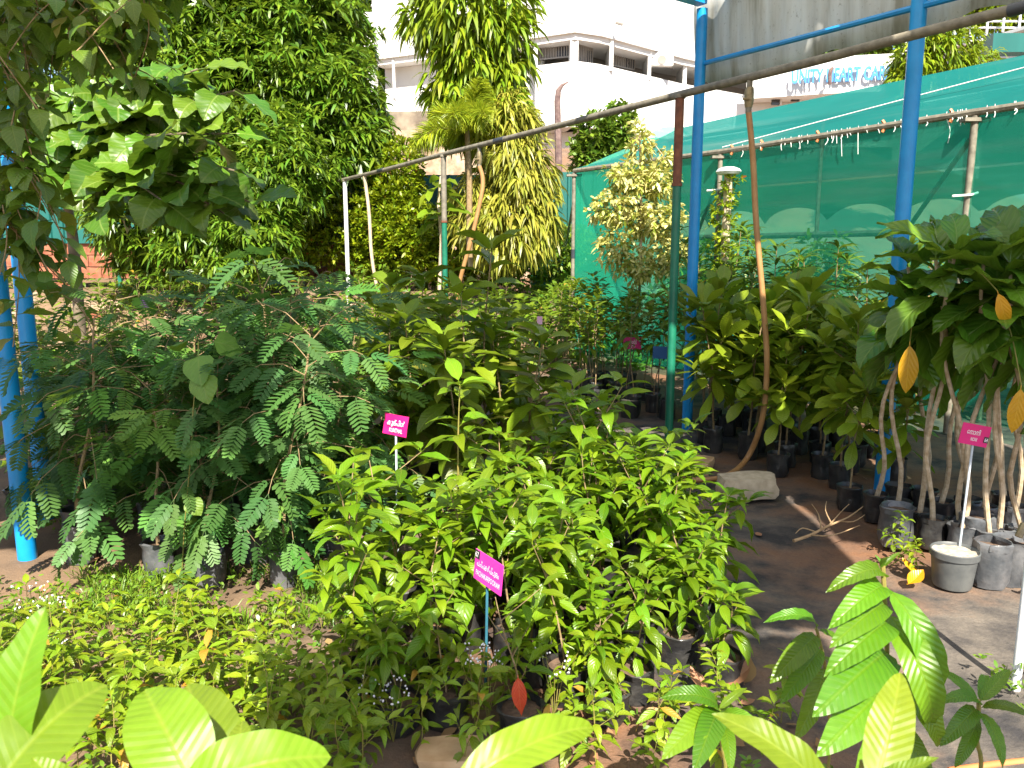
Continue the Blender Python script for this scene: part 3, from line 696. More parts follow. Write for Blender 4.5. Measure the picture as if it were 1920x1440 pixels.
def leaf_mesh(name, mat, L, W, kind='ell', droop=0.6, fold=0.25, ns=7, wave=0.04, wn=3, pet=0.1, cols=3, seed=0, curl=0.0, twist=0.0, chord=False):
    """blade along +Y from the petiole base at the origin, upper face +Z; the midrib bends down by `droop` radians"""
    rng = random.Random(seed); f = prof_fn(kind)
    th = droop * 0.35; step = L / ns
    y, z = pet * L * math.cos(th), pet * L * math.sin(th)
    mb = MB(); vv = []; uv = []
    if pet > 0:
        r = max(0.0012, W * 0.022)
        pv = [(-r, 0, 0), (r, 0, 0), (r, y, z), (-r, y, z), (0, 0, -r * 1.6), (0, y, z - r * 1.6)]
        mb.add(pv, [(0, 1, 2, 3), (1, 4, 5, 2), (4, 0, 3, 5)], [(0.5, 0.0)] * 6)
    nodes = []
    for i in range(ns + 1):
        nodes.append((y, z, th))
        if i < ns:
            th -= droop / ns * 1.25
            y += step * math.cos(th); z += step * math.sin(th)
    ph = rng.uniform(0, 6.28)
    hc = (cols - 1) // 2
    for i, (yy, zz, tt) in enumerate(nodes):
        t = i / ns; w = f(t) * W / 2
        for c in range(-hc, hc + 1):
            u = c / hc
            x = u * w
            up = fold * abs(x) - curl * (abs(u) ** 2) * w
            up += wave * W * abs(u) * math.sin(wn * 2 * math.pi * t + ph + (0 if u > 0 else 1.3))
            a = twist * t
            xx = x * math.cos(a) - up * math.sin(a); uu = x * math.sin(a) + up * math.cos(a)
            vv.append((xx, yy - uu * math.sin(tt), zz + uu * math.cos(tt)))
            uv.append((0.5 + 0.5 * u * max(0.02, f(t)), t))
    n = cols; ff = []
    for i in range(ns):
        for c in range(n - 1):
            q = (i * n + c, i * n + c + 1, (i + 1) * n + c + 1, (i + 1) * n + c)
            ff.append(q)
    mb.add(vv, ff, uv)
    if chord:                       # turn so that the tip lies on +Y at distance 1
        tip = Vector((0, nodes[-1][0], nodes[-1][1])); k = 1 / tip.length
        R = Matrix.Rotation(-math.atan2(tip.z, tip.y), 3, 'X') * k
        mb.v = [tuple(R @ Vector(p)) for p in mb.v]
    return mb.mesh(name, mat)
def leafset(mat, L, W, kind, n=4, d0=0.3, d1=1.1, **kw):
    out = []
    for i in range(n):
        out.append(leaf_mesh('leaf', mat, L, W * (0.9 + 0.2 * ((i * 7) % 5) / 4), kind, droop=lerp(d0, d1, i / max(1, n - 1)), seed=i * 13 + 5, twist=(-0.35, 0.25, -0.1, 0.4)[i % 4], **kw))
    return out
def leaf_matrix(pos, d, roll=0.0, s=1.0, up=Vector((0, 0, 1))):
    y = d.normalized(); z = up - y * up.dot(y)
    if z.length < 1e-3: z = Vector((0.3, 1, 0)) - y * Vector((0.3, 1, 0)).dot(y)
    z.normalize(); x = y.cross(z)
    m = Matrix((x, y, z)).transposed()
    if roll: m = m @ Matrix.Rotation(roll, 3, 'Y')
    m = (m * s).to_4x4(); m.translation = pos
    return m

# compound leaf blade of paired leaflets, for the feathery saplings
def pinna_mesh(mat, L, W, pairs, droop, seed):
    rng = random.Random(seed); mb = MB(); pts = []; th = 0.15; y = z = 0.0
    n = pairs + 2
    for i in range(n + 1):
        pts.append((y, z, th)); th -= droop / n
        y += L / n * math.cos(th); z += L / n * math.sin(th)
    mb.add([(-.0012, 0, 0), (.0012, 0, 0), (.0012, pts[-2][0], pts[-2][1]), (-.0012, pts[-2][0], pts[-2][1])], [(0, 1, 2, 3)], [(.5, .1), (.5, .1), (.5, .9), (.5, .9)])
    for i in range(2, n):
        yy, zz, tt = pts[i]
        t = (i - 1) / (n - 2)
        ll = W * 0.5 * (0.62 + 0.55 * math.sin(math.pi * min(1, t * 0.85 + 0.12))); lw = L / n * 0.93
        for sd in (-1, 1):
            a = 0.42 + 0.35 * t + rng.uniform(-.08, .08)     # leaflets lean forward
            dx, dy = sd * math.cos(a), math.sin(a)
            px_, py_ = -dy * sd, dx * sd
            dz = rng.uniform(-.22, .04)
            v = []
            for q, ww in ((0.0, 0.15), (0.25, 0.46), (0.75, 0.52), (1.0, 0.0)):
                cx, cy, cz = dx * ll * q, yy + dy * ll * q, zz + dz * ll * q * q
                if ww: v += [(cx + px_ * lw * ww, cy + py_ * lw * ww, cz), (cx - px_ * lw * ww, cy - py_ * lw * ww, cz)]
                else: v.append((cx, cy, cz))
            mb.add(v, [(0, 1, 3, 2), (2, 3, 5, 4), (4, 5, 6)], [(.3, .1), (.7, .1), (.1, .4), (.9, .4), (.1, .8), (.9, .8), (.5, 1)])
    return mb.mesh('leaflet_spray', mat)

# ------------------------------------------------------------------ bags and pots
def bag_mesh(seed, r=0.075, h=0.19, mat='bag'):
    rng = random.Random(seed); mb = MB(); n = 14
    js = [[rng.uniform(-.10, .10) for _ in range(n)] for _ in range(8)]
    prof = [(0.0, 0.0), (r * 0.93, 0.0), (r * 1.03, h * 0.2), (r * 1.0, h * 0.5), (r * 0.98, h * 0.8), (r * 1.06, h * 1.0), (r * 1.0, h * 1.03), (r * 0.92, h * 0.86)]
    mb.lathe(prof, n, jit=lambda i, k: js[i][k] * (1.5 if i >= 5 else 1))
    return mb.mesh('grow_bag', M[mat], True)
BAGS = [bag_mesh(i) for i in range(4)]; BAGS_D = [bag_mesh(i + 9, mat='bag_dusty') for i in range(3)]
def soil_mesh(r, z, mat):
    mb = MB(); n = 12; rng = random.Random(2)
    vv = [(0, 0, z + 0.008)] + [(r * math.cos(k * 2 * math.pi / n), r * math.sin(k * 2 * math.pi / n), z + rng.uniform(-.006, .004)) for k in range(n)]
    return mb.add(vv, [(0, 1 + k, 1 + (k + 1) % n) for k in range(n)]).mesh('soil', M[mat])
BAGSOIL = soil_mesh(0.072, 0.165, 'soil')

# ------------------------------------------------------------------ sapling templates and placing
def stem_path(rng, H, lean, wav, n=8, z0=0.0):
    az = rng.uniform(0, 6.28); p1, p2 = rng.uniform(0, 6.28), rng.uniform(0, 6.28); out = []
    for i in range(n + 1):
        t = i / n
        out.append(Vector((lean * H * t ** 1.4 * math.cos(az) + wav * math.sin(t * 7 + p1) * min(1, 3 * t), lean * H * t ** 1.4 * math.sin(az) + wav * math.sin(t * 6 + p2) * min(1, 3 * t), z0 + (H - z0) * t)))
    return out
def on_path(path, t):
    q = t * (len(path) - 1); i = min(int(q), len(path) - 2); return path[i].lerp(path[i + 1], q - i)
def make_sapling(seed, H, leaves, n, r0=0.007, start=0.35, e0=-0.3, e1=0.7, s0=1.0, s1=0.6, lean=0.1, wav=0.012, branches=0, bl=0.25, stem='stem', top=4, bag='bag', z0=0.16, special=None, power=1.0):
    rng = random.Random(seed); path = stem_path(rng, H, lean, wav, z0=z0)
    smb = MB(); smb.tube(path, [r0 * (1 - 0.65 * i / (len(path) - 1)) for i in range(len(path))], 6)
    T = {'leaves': [], 'bag': bag}
    def one(pos, az, el, s):
        d = Vector((math.cos(az) * math.cos(el), math.sin(az) * math.cos(el), math.sin(el)))
        ms = special[0] if special and rng.random() < special[1] else rng.choice(leaves)
        T['leaves'].append((ms, leaf_matrix(pos, d, rng.uniform(-.35, .35), s * rng.uniform(.82, 1.12))))
    def run(path, n, start, e0, e1, s0, s1, a0):
        for i in range(n):
            q = (i / max(1, n - 1)) ** power
            one(on_path(path, lerp(start, 0.99, q)), a0 + i * 2.4 + rng.uniform(-.4, .4), lerp(e0, e1, q) + rng.uniform(-.25, .25), lerp(s0, s1, q))
    run(path, n, start, e0, e1, s0, s1, rng.uniform(0, 6.28))
    a = rng.uniform(0, 6.28)
    for k in range(top): one(path[-1], a + k * 6.28 / max(1, top) + rng.uniform(-.3, .3), e1 * 0.8 + rng.uniform(-.2, .35), s1 * rng.uniform(.8, 1.1))
    for b in range(branches):
        t = lerp(start * 0.9, 0.85, (b + rng.random()) / branches); p = on_path(path, t); az = b * 2.4 + rng.uniform(-.5, .5)
        ln = bl * H * rng.uniform(.7, 1.2); el = rng.uniform(.5, 1.1)
        bp_ = [p + Vector((math.cos(az) * math.cos(el * (0.7 + .3 * q)), math.sin(az) * math.cos(el), math.sin(el))) * ln * q for q in (0, .35, .7, 1)]
        smb.tube(bp_, [r0 * .5, r0 * .42, r0 * .35, r0 * .25], 5)
        run(bp_, max(4, n // 3), 0.3, e0 + .1, e1, s0 * .9, s1, az)
        for k in range(max(2, top - 1)): one(bp_[-1], az + k * 1.9, e1 * .7 + rng.uniform(-.2, .3), s1)
    T['stem'] = smb.mesh('stem', M[stem])
    return T
def spawn(T, name, label, cat, loc, rz, scale, group, bag_i=0, bag=None, drop=None):
    t = thing(name, label, cat, loc, rz, group, scale)
    put('stem', T['stem'], t)
    b = T['bag'] if bag is None else bag
    if b:
        bs = BAGS if b == 'bag' else BAGS_D
        k = 1.0 / scale
        g = put('grow_bag', bs[bag_i % len(bs)], t, Matrix.Diagonal((k, k, 1, 1)) @ Matrix.Rotation(bag_i * 1.7, 4, 'Z'))
        put('soil', BAGSOIL, g)
    for i, (ms, mx) in enumerate(T['leaves']):
        if drop and drop(loc, rz, scale, mx): continue
        put('leaf', ms, t, mx)
    return t
def clear_of(boxes):
    """keeps the space before the boards free of leaves, as the gardener keeps them readable"""
    def f(loc, rz, sc, mx):
        p = Matrix.Translation(loc) @ Matrix.Rotation(rz, 4, 'Z') @ Matrix.Scale(sc, 4) @ mx @ Vector((0, .07, 0))
        return any(a[0] < p.x < b[0] and a[1] < p.y < b[1] and a[2] < p.z < b[2] for a, b in boxes)
    return f
def front_box(px0, px1, py0, py1, Y, depth, pad=.05):
    a = at(px0, py1, Y); b = at(px1, py0, Y)
    return ((a.x - pad, Y - depth, a.z - pad), (b.x + pad, Y + .03, b.z + pad + .1))
CLEAR = clear_of([front_box(888, 943, 1030, 1120, 2.78, .5), front_box(716, 765, 774, 815, 3.64, .5), front_box(955, 990, 1265, 1345, 2.42, .35, .02)])
def scatter(rng, n, poly, dmin, tries=4000):
    """n points in a convex/any polygon with a least distance"""
    def inside(x, y):
        c = False; m = len(poly)
        for i in range(m):
            x1, y1 = poly[i]; x2, y2 = poly[(i + 1) % m]
            if (y1 > y) != (y2 > y) and x < (x2 - x1) * (y - y1) / (y2 - y1) + x1: c = not c
        return c
    xs = [p[0] for p in poly]; ys = [p[1] for p in poly]; out = []
    for _ in range(tries):
        x = rng.uniform(min(xs), max(xs)); y = rng.uniform(min(ys), max(ys))
        if inside(x, y) and all((x - a) ** 2 + (y - b) ** 2 > dmin * dmin for a, b in out): out.append((x, y))
        if len(out) >= n: break
    return out
def G(px, py): p = gnd(px, py); return (p.x, p.y)

# ================================================================== BEDS
# --- centre bed: glossy acuminate saplings round the magenta 67 board
LA = leafset(M['camphor'], 0.185, 0.066, 'acum', 5, 0.35, 1.25, fold=0.32, ns=7, pet=0.13)
LA += leafset(M['camphor'], 0.14, 0.052, 'acum', 2, 0.5, 0.9, fold=0.4, ns=6, pet=0.13)
TA = [make_sapling(100 + i, h, LA, n, r0=0.006, start=.16, e0=-.75, e1=.5, s0=1.15, s1=.8, lean=.2, branches=b, bl=.32, top=4) for i, (h, n, b) in enumerate(((.78, 24, 3), (.70, 22, 4), (.86, 26, 3), (.62, 20, 3), (.74, 24, 4)))]
rng = random.Random(21)
bedA = [(-0.60, 3.0), (-0.55, 2.5), (-0.1, 2.42), (0.25, 2.42), (0.62, 2.5), (1.0, 3.1), (0.95, 3.6), (0.78, 4.2), (0.60, 4.75), (0.30, 4.7), (0.10, 4.05), (-0.35, 3.7)]
ptsA = [p for p in scatter(rng, 48, bedA, 0.165) if not (p[1] < 2.78 and abs(p[0] + .09) < .11)]
for i, (x, y) in enumerate(ptsA):
    sc = rng.uniform(.72, 1.1) * (0.72 if y < 2.75 else (0.85 if y < 3.0 else 1.0))
    if x > 0.75: sc *= 0.9
    if x < 0.3 and y > 3.3: sc *= .84
    spawn(TA[i % len(TA)], 'bagged_sapling', 'glossy green sapling in the crowded bed round the violet-pink 67 board', 'sapling', (x, y, zg(x, y)), rng.uniform(0, 6.28), sc, 'glossy saplings in the centre bed', i, drop=CLEAR)
T1 = make_sapling(140, 1.02, LA, 15, r0=0.007, start=.4, e0=-.45, e1=.35, s0=1.2, s1=1.0, lean=.03, top=5, stem='stem_green')
p = at(855, 960, 3.5)
spawn(T1, 'bagged_sapling', 'tallest yellow-green sapling with a bare orange stem rising above the centre bed', 'sapling', (p.x, 3.5, 0), 0.9, 1.0, 'glossy saplings in the centre bed', 1)
# small sparse sapling group between the bed and the path
# --- right-hand bed of blunt-leaved saplings in bags
LB = leafset(M['obovate'], 0.29, 0.110, 'obov', 5, -0.1, 0.7, fold=0.16, ns=7, pet=0.07, wave=0.02)
TB = [make_sapling(200 + i, h, LB, n, r0=0.0085, start=.36, e0=-.75, e1=.75, s0=1.0, s1=.9, lean=.10, branches=b, bl=.18, top=7) for i, (h, n, b) in enumerate(((1.12, 20, 3), (1.22, 22, 3), (1.02, 18, 3), (1.3, 24, 3)))]
rng = random.Random(31)
for i, (x, y) in enumerate(scatter(rng, 28, [G(1310, 835), G(1430, 890), G(1690, 900), (3.0, 6.4), (2.6, 7.3), (1.75, 7.3)], 0.26)):
    spawn(TB[i % 4], 'bagged_sapling', 'blunt-leaved sapling in a black bag right of the tan hose', 'sapling', (x, y, zg(x, y)), rng.uniform(0, 6.28), rng.uniform(.86, 1.08), 'blunt-leaved saplings right of the path', i)
for i, (x, y, s_) in enumerate(((2.16, 4.86, .80), (2.44, 4.80, .86), (2.30, 5.35, .9))):
    spawn(TB[(i + 1) % 4], 'bagged_sapling', 'blunt-leaved sapling in a black bag right of the tan hose', 'sapling', (x, y, zg(x, y)), i * 2.1, s_, 'blunt-leaved saplings right of the path', i)
# --- taller narrow-leaved saplings behind them, against the net house
LC = leafset(M['mango'], 0.24, 0.055, 'lance', 4, 0.5, 1.3, fold=0.3, ns=6, pet=0.08)
TC = [make_sapling(300 + i, h, LC, 30, r0=0.009, start=.45, e0=-.3, e1=.6, s0=1.0, s1=.8, lean=.08, branches=3, bl=.16, top=7) for i, h in enumerate((1.62, 1.78, 1.5))]
rng = random.Random(41)
for i, (x, y) in enumerate(scatter(rng, 22, [(1.75, 7.55), (2.7, 7.2), (3.3, 6.3), (3.6, 6.9), (2.6, 8.7), (1.9, 8.9)], 0.27)):
    spawn(TC[i % 3], 'tall_sapling', 'tall narrow-leaved sapling standing against the green net wall', 'sapling', (x, y, zg(x, y)), rng.uniform(0, 6.28), rng.uniform(.9, 1.05), 'narrow-leaved saplings before the net wall', i, bag=False)
# --- middle-distance bed behind the path
LE = leafset(M['small'], 0.18, 0.066, 'acum', 4, 0.3, 1.1, fold=0.25, ns=5, pet=0.1)
TE = [make_sapling(400 + i, h, LE, 20, r0=0.007, start=.50, e0=-.3, e1=.6, s0=1.0, s1=.8, lean=.13, wav=.02, branches=3, bl=.2, top=4) for i, h in enumerate((1.12, 1.22, 1.02, 1.3))]
rng = random.Random(51)
ptsE = scatter(rng, 20, [G(1085, 765), G(1260, 800), (1.55, 8.2), (1.4, 9.6), (0.75, 9.7)], 0.2)
for i, (x, y) in enumerate(ptsE):
    spawn(TE[i % 4], 'bagged_sapling', 'thin-stemmed sapling in a black bag behind the cream-topped pot', 'sapling', (x, y, zg(x, y)), rng.uniform(0, 6.28), rng.uniform(.88, 1.05), 'thin-stemmed saplings behind the path', i)
for i, (x, y) in enumerate(scatter(rng, 46, [(0.2, 9.0), (0.75, 9.4), (1.5, 10.2), (1.2, 11.4), (0.2, 11.8), (-1.6, 11.0), (-1.7, 8.6), (-0.5, 7.6)], 0.3)):
    spawn(TE[(i + 1) % 4], 'sapling', 'light green sapling in the far bed left of the blue blank board', 'sapling', (x, y, zg(x, y)), rng.uniform(0, 6.28), rng.uniform(.8, 1.05), 'saplings in the far bed', i, bag=False)
# --- broad-leaved saplings left of the path
LF = leafset(M['broad'], 0.31, 0.112, 'ell', 5, 0.2, 1.0, fold=0.22, ns=8, pet=0.09)
TF = [make_sapling(500 + i, h, LF, n, r0=0.009, start=.30, e0=-.75, e1=.6, s0=1.0, s1=.8, lean=.08, branches=b, bl=.18, top=5) for i, (h, n, b) in enumerate(((1.25, 26, 1), (1.12, 24, 2), (1.36, 28, 1), (1.0, 22, 2)))]
rng = random.Random(61)
bedF = [(-0.80, 4.6), (-0.1, 4.6), (0.22, 5.0), (0.22, 5.9), (-0.2, 6.6), (-1.2, 6.6)]
for i, (x, y) in enumerate(scatter(rng, 19, bedF, 0.26)):
    spawn(TF[i % 4], 'broad_leaved_sapling', 'broad-leaved dark green sapling in the shaded bed left of the path', 'sapling', (x, y, zg(x, y)), rng.uniform(0, 6.28), rng.uniform(.88, 1.06), 'broad-leaved saplings left of the path', i)
TF2 = make_sapling(520, 1.62, LF, 26, r0=0.01, start=.30, e0=-.3, e1=.5, s0=1.0, s1=.95, lean=.03, top=6)
p = at(905, 700, 5.25)
spawn(TF2, 'broad_leaved_sapling', 'tallest broad-leaved sapling rising right of the green post at the middle of the pipe', 'sapling', (p.x, 5.25, 0), 0.3, 1.0, 'broad-leaved saplings left of the path', 2)

# --- feathery saplings on the left
PD = [pinna_mesh(M['pinna'], 0.25, 0.125, 9, d, i) for i, d in enumerate((0.4, 0.8, 1.2))]
PL_ = [pinna_mesh(M['pinna_light'], 0.25, 0.13, 9, d, i + 7) for i, d in enumerate((0.4, 0.8, 1.1))]
def make_feather(seed, H, n, light=0.15, lean=0.14):
    rng = random.Random(seed); path = stem_path(rng, H, lean, 0.02, z0=0.15)
    mb = MB(); mb.tube(path, [0.011 * (1 - .6 * i / 8) for i in range(9)], 6)
    T = {'leaves': [], 'bag': 'bag_dusty'}
    for i in range(n):
        q = i / (n - 1); p = on_path(path, lerp(.30, 1.0, q)); az = i * 2.4 + rng.uniform(-.4, .4); el = lerp(-.35, .6, q) + rng.uniform(-.2, .2)
        d = Vector((math.cos(az) * math.cos(el), math.sin(az) * math.cos(el), math.sin(el))); R = rng.uniform(.22, .34)
        pts = [p, p + d * R * .5 + V(0, 0, .02), p + d * R + V(0, 0, -.02), p + d * R * 1.25 + V(0, 0, -.07)]
        mb.tube(pts, [.003, .0025, .002, .0015], 5)
        side = d.cross(V(0, 0, 1)); side = side.normalized() if side.length > 1e-3 else V(1, 0, 0)
        lt = rng.random() < light
        for k in (1, 2, 3):
            for sd in (-1, 1):
                if k == 1 and rng.random() < .4: continue
                pp = pts[k]
                dd = (side * sd * (1.0 if k < 3 else .42) + d * (.55 if k < 3 else 1.0) + V(0, 0, rng.uniform(-1.1, -.15))).normalized()
                T['leaves'].append((rng.choice(PL_ if lt else PD), leaf_matrix(pp, dd, rng.uniform(-.5, .5), rng.uniform(.62, 1.0))))
    T['stem'] = mb.mesh('stem', M['stem']); return T
TG = [make_feather(600 + i, h, n, l) for i, (h, n, l) in enumerate(((1.08, 19, .1), (1.2, 20, .2), (.98, 18, .45), (1.3, 21, .1)))]
rng = random.Random(71)
bedG = [(-2.05, 3.62), (-1.45, 3.50), (-0.80, 3.66), (-0.75, 4.3), (-1.05, 5.2), (-1.9, 5.7), (-2.8, 5.2), (-2.45, 4.2)]
for i, (x, y) in enumerate(scatter(rng, 23, bedG, 0.33)):
    spawn(TG[i % 4], 'feathery_sapling', 'feathery sapling with paired blue-green leaflets in the shaded left bed', 'sapling', (x, y, zg(x, y)), rng.uniform(0, 6.28), rng.uniform(.86, 1.08) * (.9 if y < 3.9 else 1), 'feathery saplings on the left', i, drop=CLEAR)
# heart-leaved vine climbing through them
LH = [leaf_mesh('leaf', M['heart'], .13, .125, 'cord', droop=d, fold=.1, ns=8, cols=5, pet=.25, seed=i) for i, d in enumerate((.3, .7, .9))]
t = thing('heart_leaf_vine', 'thin vine with bright heart-shaped leaves hanging before the feathery saplings', 'vine', (0, 0, 0))
vp = [at(372, 640, 3.55), at(370, 690, 3.5), at(362, 770, 3.47), at(358, 850, 3.46), at(345, 1000, 3.5), at(340, 1120, 3.55)]
MB().tube(bez(vp, 5), 0.0025, 5).build('stem', M['stem_green'], t)
for (px, py, Y, az, el, s, k) in ((372, 655, 3.5, -1.2, -.9, 1.15, 0), (365, 640, 3.55, 2.4, -.2, 1.2, 1), (385, 640, 3.55, .5, -.3, 1.1, 1), (378, 690, 3.45, -1.0, -1.1, 1.05, 0), (363, 815, 3.44, -1.6, -1.2, .8, 2), (352, 930, 3.46, -.5, -.8, .7, 1)):
    put('leaf', LH[k], t, leaf_matrix(at(px, py, Y), V(math.cos(az) * math.cos(el), math.sin(az) * math.cos(el), math.sin(el)), .2, s, V(0, -.6, .8)))
# --- mixed bed behind the feathery saplings on the left
LI = leafset(M['mango'], 0.17, 0.052, 'acum', 4, 0.3, 1.2, fold=.25, ns=5, pet=.1)
TI = [make_sapling(700 + i, h, LI if i < 2 else LE, 18, r0=.007, start=.35, e0=-.4, e1=.6, lean=.14, branches=3, bl=.25, top=4) for i, h in enumerate((1.2, 1.05, 1.12, 1.3))]
rng = random.Random(81)
for i, (x, y) in enumerate(scatter(rng, 76, [(-3.4, 5.2), (-2.9, 5.6), (-1.8, 6.1), (-1.2, 6.9), (-1.6, 10.6), (-4.4, 11.2), (-6.6, 10.4), (-5.4, 7.6)], .34)):
    spawn(TI[i % 4], 'sapling', 'mid green sapling in the mixed bed behind the feathery saplings', 'sapling', (x, y, zg(x, y)), rng.uniform(0, 6.28), rng.uniform(.8, 1.08), 'saplings of the mixed left bed', i, bag=False)
TI5 = [make_sapling(720 + i, .8, LF, 10, r0=.008, start=.2, e0=-.2, e1=.6, top=4) for i in range(2)]
for i, (px, py, Y) in enumerate(((70, 700, 4.9), (120, 760, 4.7), (30, 860, 4.6), (150, 640, 5.6))):
    p = at(px, py, Y)
    spawn(TI5[i % 2], 'sapling', 'low broad-leaved seedling beside the two blue poles at the left edge', 'sapling', (p.x, Y, 0), i * 1.3, .9 + .1 * i, 'broad seedlings at the left poles', i)

# --- noni saplings at the right edge
LN = leafset(M['noni'], 0.41, 0.208, 'ell', 5, 0.2, 1.1, fold=0.28, ns=9, pet=0.06, wave=0.07, cols=5)
LNY = leafset(M['noni_yellow'], 0.30, 0.125, 'ell', 2, 0.2, 0.5, fold=0.2, ns=8, pet=0.08)
rng = random.Random(91)
noni_spec = [  # base pixel, top pixel and depth there
    ((1640, 975), (1700, 610), 4.25), ((1680, 990), (1690, 560), 4.35), ((1720, 1010), (1775, 590), 4.2), ((1745, 1025), (1760, 560), 4.15), ((1795, 1030), (1775, 520), 4.0),
    ((1760, 990), (1850, 640), 4.3), ((1810, 985), (1800, 600), 4.4), ((1800, 1040), (1880, 610), 3.95), ((1850, 1050), (1840, 560), 3.95), ((1868, 1045), (1885, 540), 3.85),
    ((1840, 1000), (1905, 560), 4.2), ((1912, 1045), (1880, 620), 3.85), ((1900, 1000), (1930, 560), 4.15), ((1955, 1060), (1925, 560), 3.8), ((1880, 975), (1840, 590), 4.6), ((1730, 965), (1740, 600), 4.7), ((1955, 990), (1960, 560), 4.3)]
def noni(i, b, tp, Yt):
    B_ = gnd(*b); T_ = at(tp[0], tp[1], Yt); T_.z = max(T_.z, 1.42) + rng.uniform(-.06, .22)
    t = thing('noni_sapling', 'tall noni sapling with pale bent stem and big glossy leaves', 'sapling', B_, 0, 'noni saplings at the right')
    d = T_ - B_; path = []
    p1, p2 = rng.uniform(0, 6.28), rng.uniform(0, 6.28)
    for k in range(13):
        q = k / 12
        path.append(V(0, 0, .14) + Vector((d.x * q ** .9, d.y * q, (d.z - .14) * q)) + V(.034 * math.sin(q * 8 + p1) * min(1, 4 * q), .03 * math.sin(q * 7 + p2) * min(1, 4 * q), 0))
    MB().tube(path, [.0150 * (1 - .45 * k / 12) for k in range(13)], 8).build('stem', M['noni_stem'], t)
    g = put('grow_bag', (BAGS if i < 7 or i > 13 else BAGS_D)[i % 3], t, Matrix.Diagonal((.92, .92, .88, 1)) @ Matrix.Rotation(i * 1.3, 4, 'Z')); put('soil', BAGSOIL, g)
    n = 12
    for k in range(n):
        q = k / (n - 1); pos = on_path(path, lerp(.76, 1.0, q)); az = k * 2.4 + rng.uniform(-.3, .3); el = lerp(-1.0, .75, q) + rng.uniform(-.2, .2)
        put('leaf', rng.choice(LN), t, leaf_matrix(pos, V(math.cos(az) * math.cos(el), math.sin(az) * math.cos(el), math.sin(el)), rng.uniform(-.3, .3), rng.uniform(.72, 1.12) * lerp(1, .85, q)))
    return t, path
for i, (b, tp, Yt) in enumerate(noni_spec):
    t, path = noni(i, b, tp, Yt)
    for (k, px0, py0, px1, py1, w, Y) in ((0, 1706, 640, 1700, 735, 1.0, 4.0), (4, 1870, 545, 1890, 612, .9, 3.6), (11, 1915, 722, 1900, 810, 1.1, 3.6)):
        if k == i:
            a = at(px0, py0, Y) - t.location; c = at(px1, py1, Y) - t.location
            put('leaf', LNY[0], t, leaf_matrix(a, c - a, .2, (c - a).length / .31, V(0, -1, .1)), label='yellow hanging leaf')
            q = path[-2]; MB().tube(bez([q, (q + a) / 2 + V(0, 0, .06), a], 4), .003, 5).build('leaf_stalk', M['stem_green'], t)

# ================================================================== lower-left seedlings, weeds, litter
LS = leafset(M['seedling'], 0.105, 0.037, 'acum', 4, .3, 1.2, fold=.3, ns=5, pet=.1)
TS = [make_sapling(800 + i, h, LS, n, r0=.003, start=.2, e0=-.5, e1=.5, s0=1.0, s1=.75, lean=.2, wav=.012, branches=b, bl=.35, top=3, stem='stem_green', bag=None, z0=0.0) for i, (h, n, b) in enumerate(((.34, 14, 2), (.28, 12, 2), (.40, 16, 2), (.22, 10, 1)))]
rng = random.Random(101)
bedS = [(-2.0, 2.15), (-0.35, 2.15), (-0.45, 2.55), (-0.95, 2.75), (-1.0, 3.2), (-2.1, 3.25)]
for i, (x, y) in enumerate(scatter(rng, 84, bedS, .105)):
    spawn(TS[i % 4], 'seedling', 'small yellow-green seedling in the sunny patch at the lower left', 'seedling', (x, y, zg(x, y)), rng.uniform(0, 6.28), rng.uniform(.7, 1.05) * (1.0 if y < 2.9 else .62), 'seedlings at the lower left', i)
for i, (x, y) in enumerate(scatter(rng, 22, [(-.3, 2.25), (.75, 2.2), (.95, 2.55), (.1, 2.6), (-.4, 2.7)], .16)):
    spawn(TS[i % 4], 'seedling', 'small seedling in the shade at the front foot of the centre bed', 'seedling', (x, y, zg(x, y)), rng.uniform(0, 6.28), rng.uniform(.6, .9), 'seedlings at the foot of the centre bed', i, drop=CLEAR)

for i, (px, py) in enumerate(((1690, 1062), (1722, 1078), (1668, 1035), (1705, 1050))):
    x, y = G(px, py); spawn(TS[i % 4], 'weed', 'small green weed among the grow bags left of the grey pot', 'weed', (x, y, 0), i * 1.4, .55, 'weeds by the grey pot', i)

def cloud_mesh(name, B, D, L, W, droop, mat, seed=0, up=None):
    """one mesh of many little folded leaves: base points B, directions D, lengths L, widths W"""
    r = np.random.default_rng(seed); n = len(B); D = D / np.maximum(1e-6, np.linalg.norm(D, axis=1, keepdims=True))
    L = np.broadcast_to(L, (n,)).reshape(-1, 1) * r.uniform(.7, 1.2, (n, 1)); W = np.broadcast_to(W, (n,)).reshape(-1, 1) * r.uniform(.8, 1.2, (n, 1))
    ref = np.tile(np.array([[0, 0, 1.0]]), (n, 1)) + r.normal(0, .45, (n, 3))
    S = np.cross(D, ref); S /= np.maximum(1e-6, np.linalg.norm(S, axis=1, keepdims=True))
    dn = np.array([[0, 0, -1.0]]) * L * droop
    m1 = B + D * L * .38 + dn * .10; m2 = B + D * L * .74 + dn * .45; tip = B + D * L + dn
    V_ = np.stack([B, m1 - S * W * .5, m1 + S * W * .5, m2 - S * W * .36, m2 + S * W * .36, tip], 1).reshape(-1, 3)
    k = (np.arange(n) * 6)[:, None]
    tri = np.concatenate([k + np.array([[0, 2, 1]]), k + np.array([[1, 2, 4]]), k + np.array([[1, 4, 3]]), k + np.array([[3, 4, 5]])], 1).reshape(-1)
    me = bpy.data.meshes.new(name); nf = n * 4
    me.vertices.add(len(V_)); me.vertices.foreach_set('co', V_.astype(np.float32).ravel())
    me.loops.add(nf * 3); me.loops.foreach_set('vertex_index', tri.astype(np.int32))
    me.polygons.add(nf); me.polygons.foreach_set('loop_start', np.arange(0, nf * 3, 3, dtype=np.int32))
    me.materials.append(mat); me.update(calc_edges=True); me.polygons.foreach_set('use_smooth', [True] * nf)
    return me
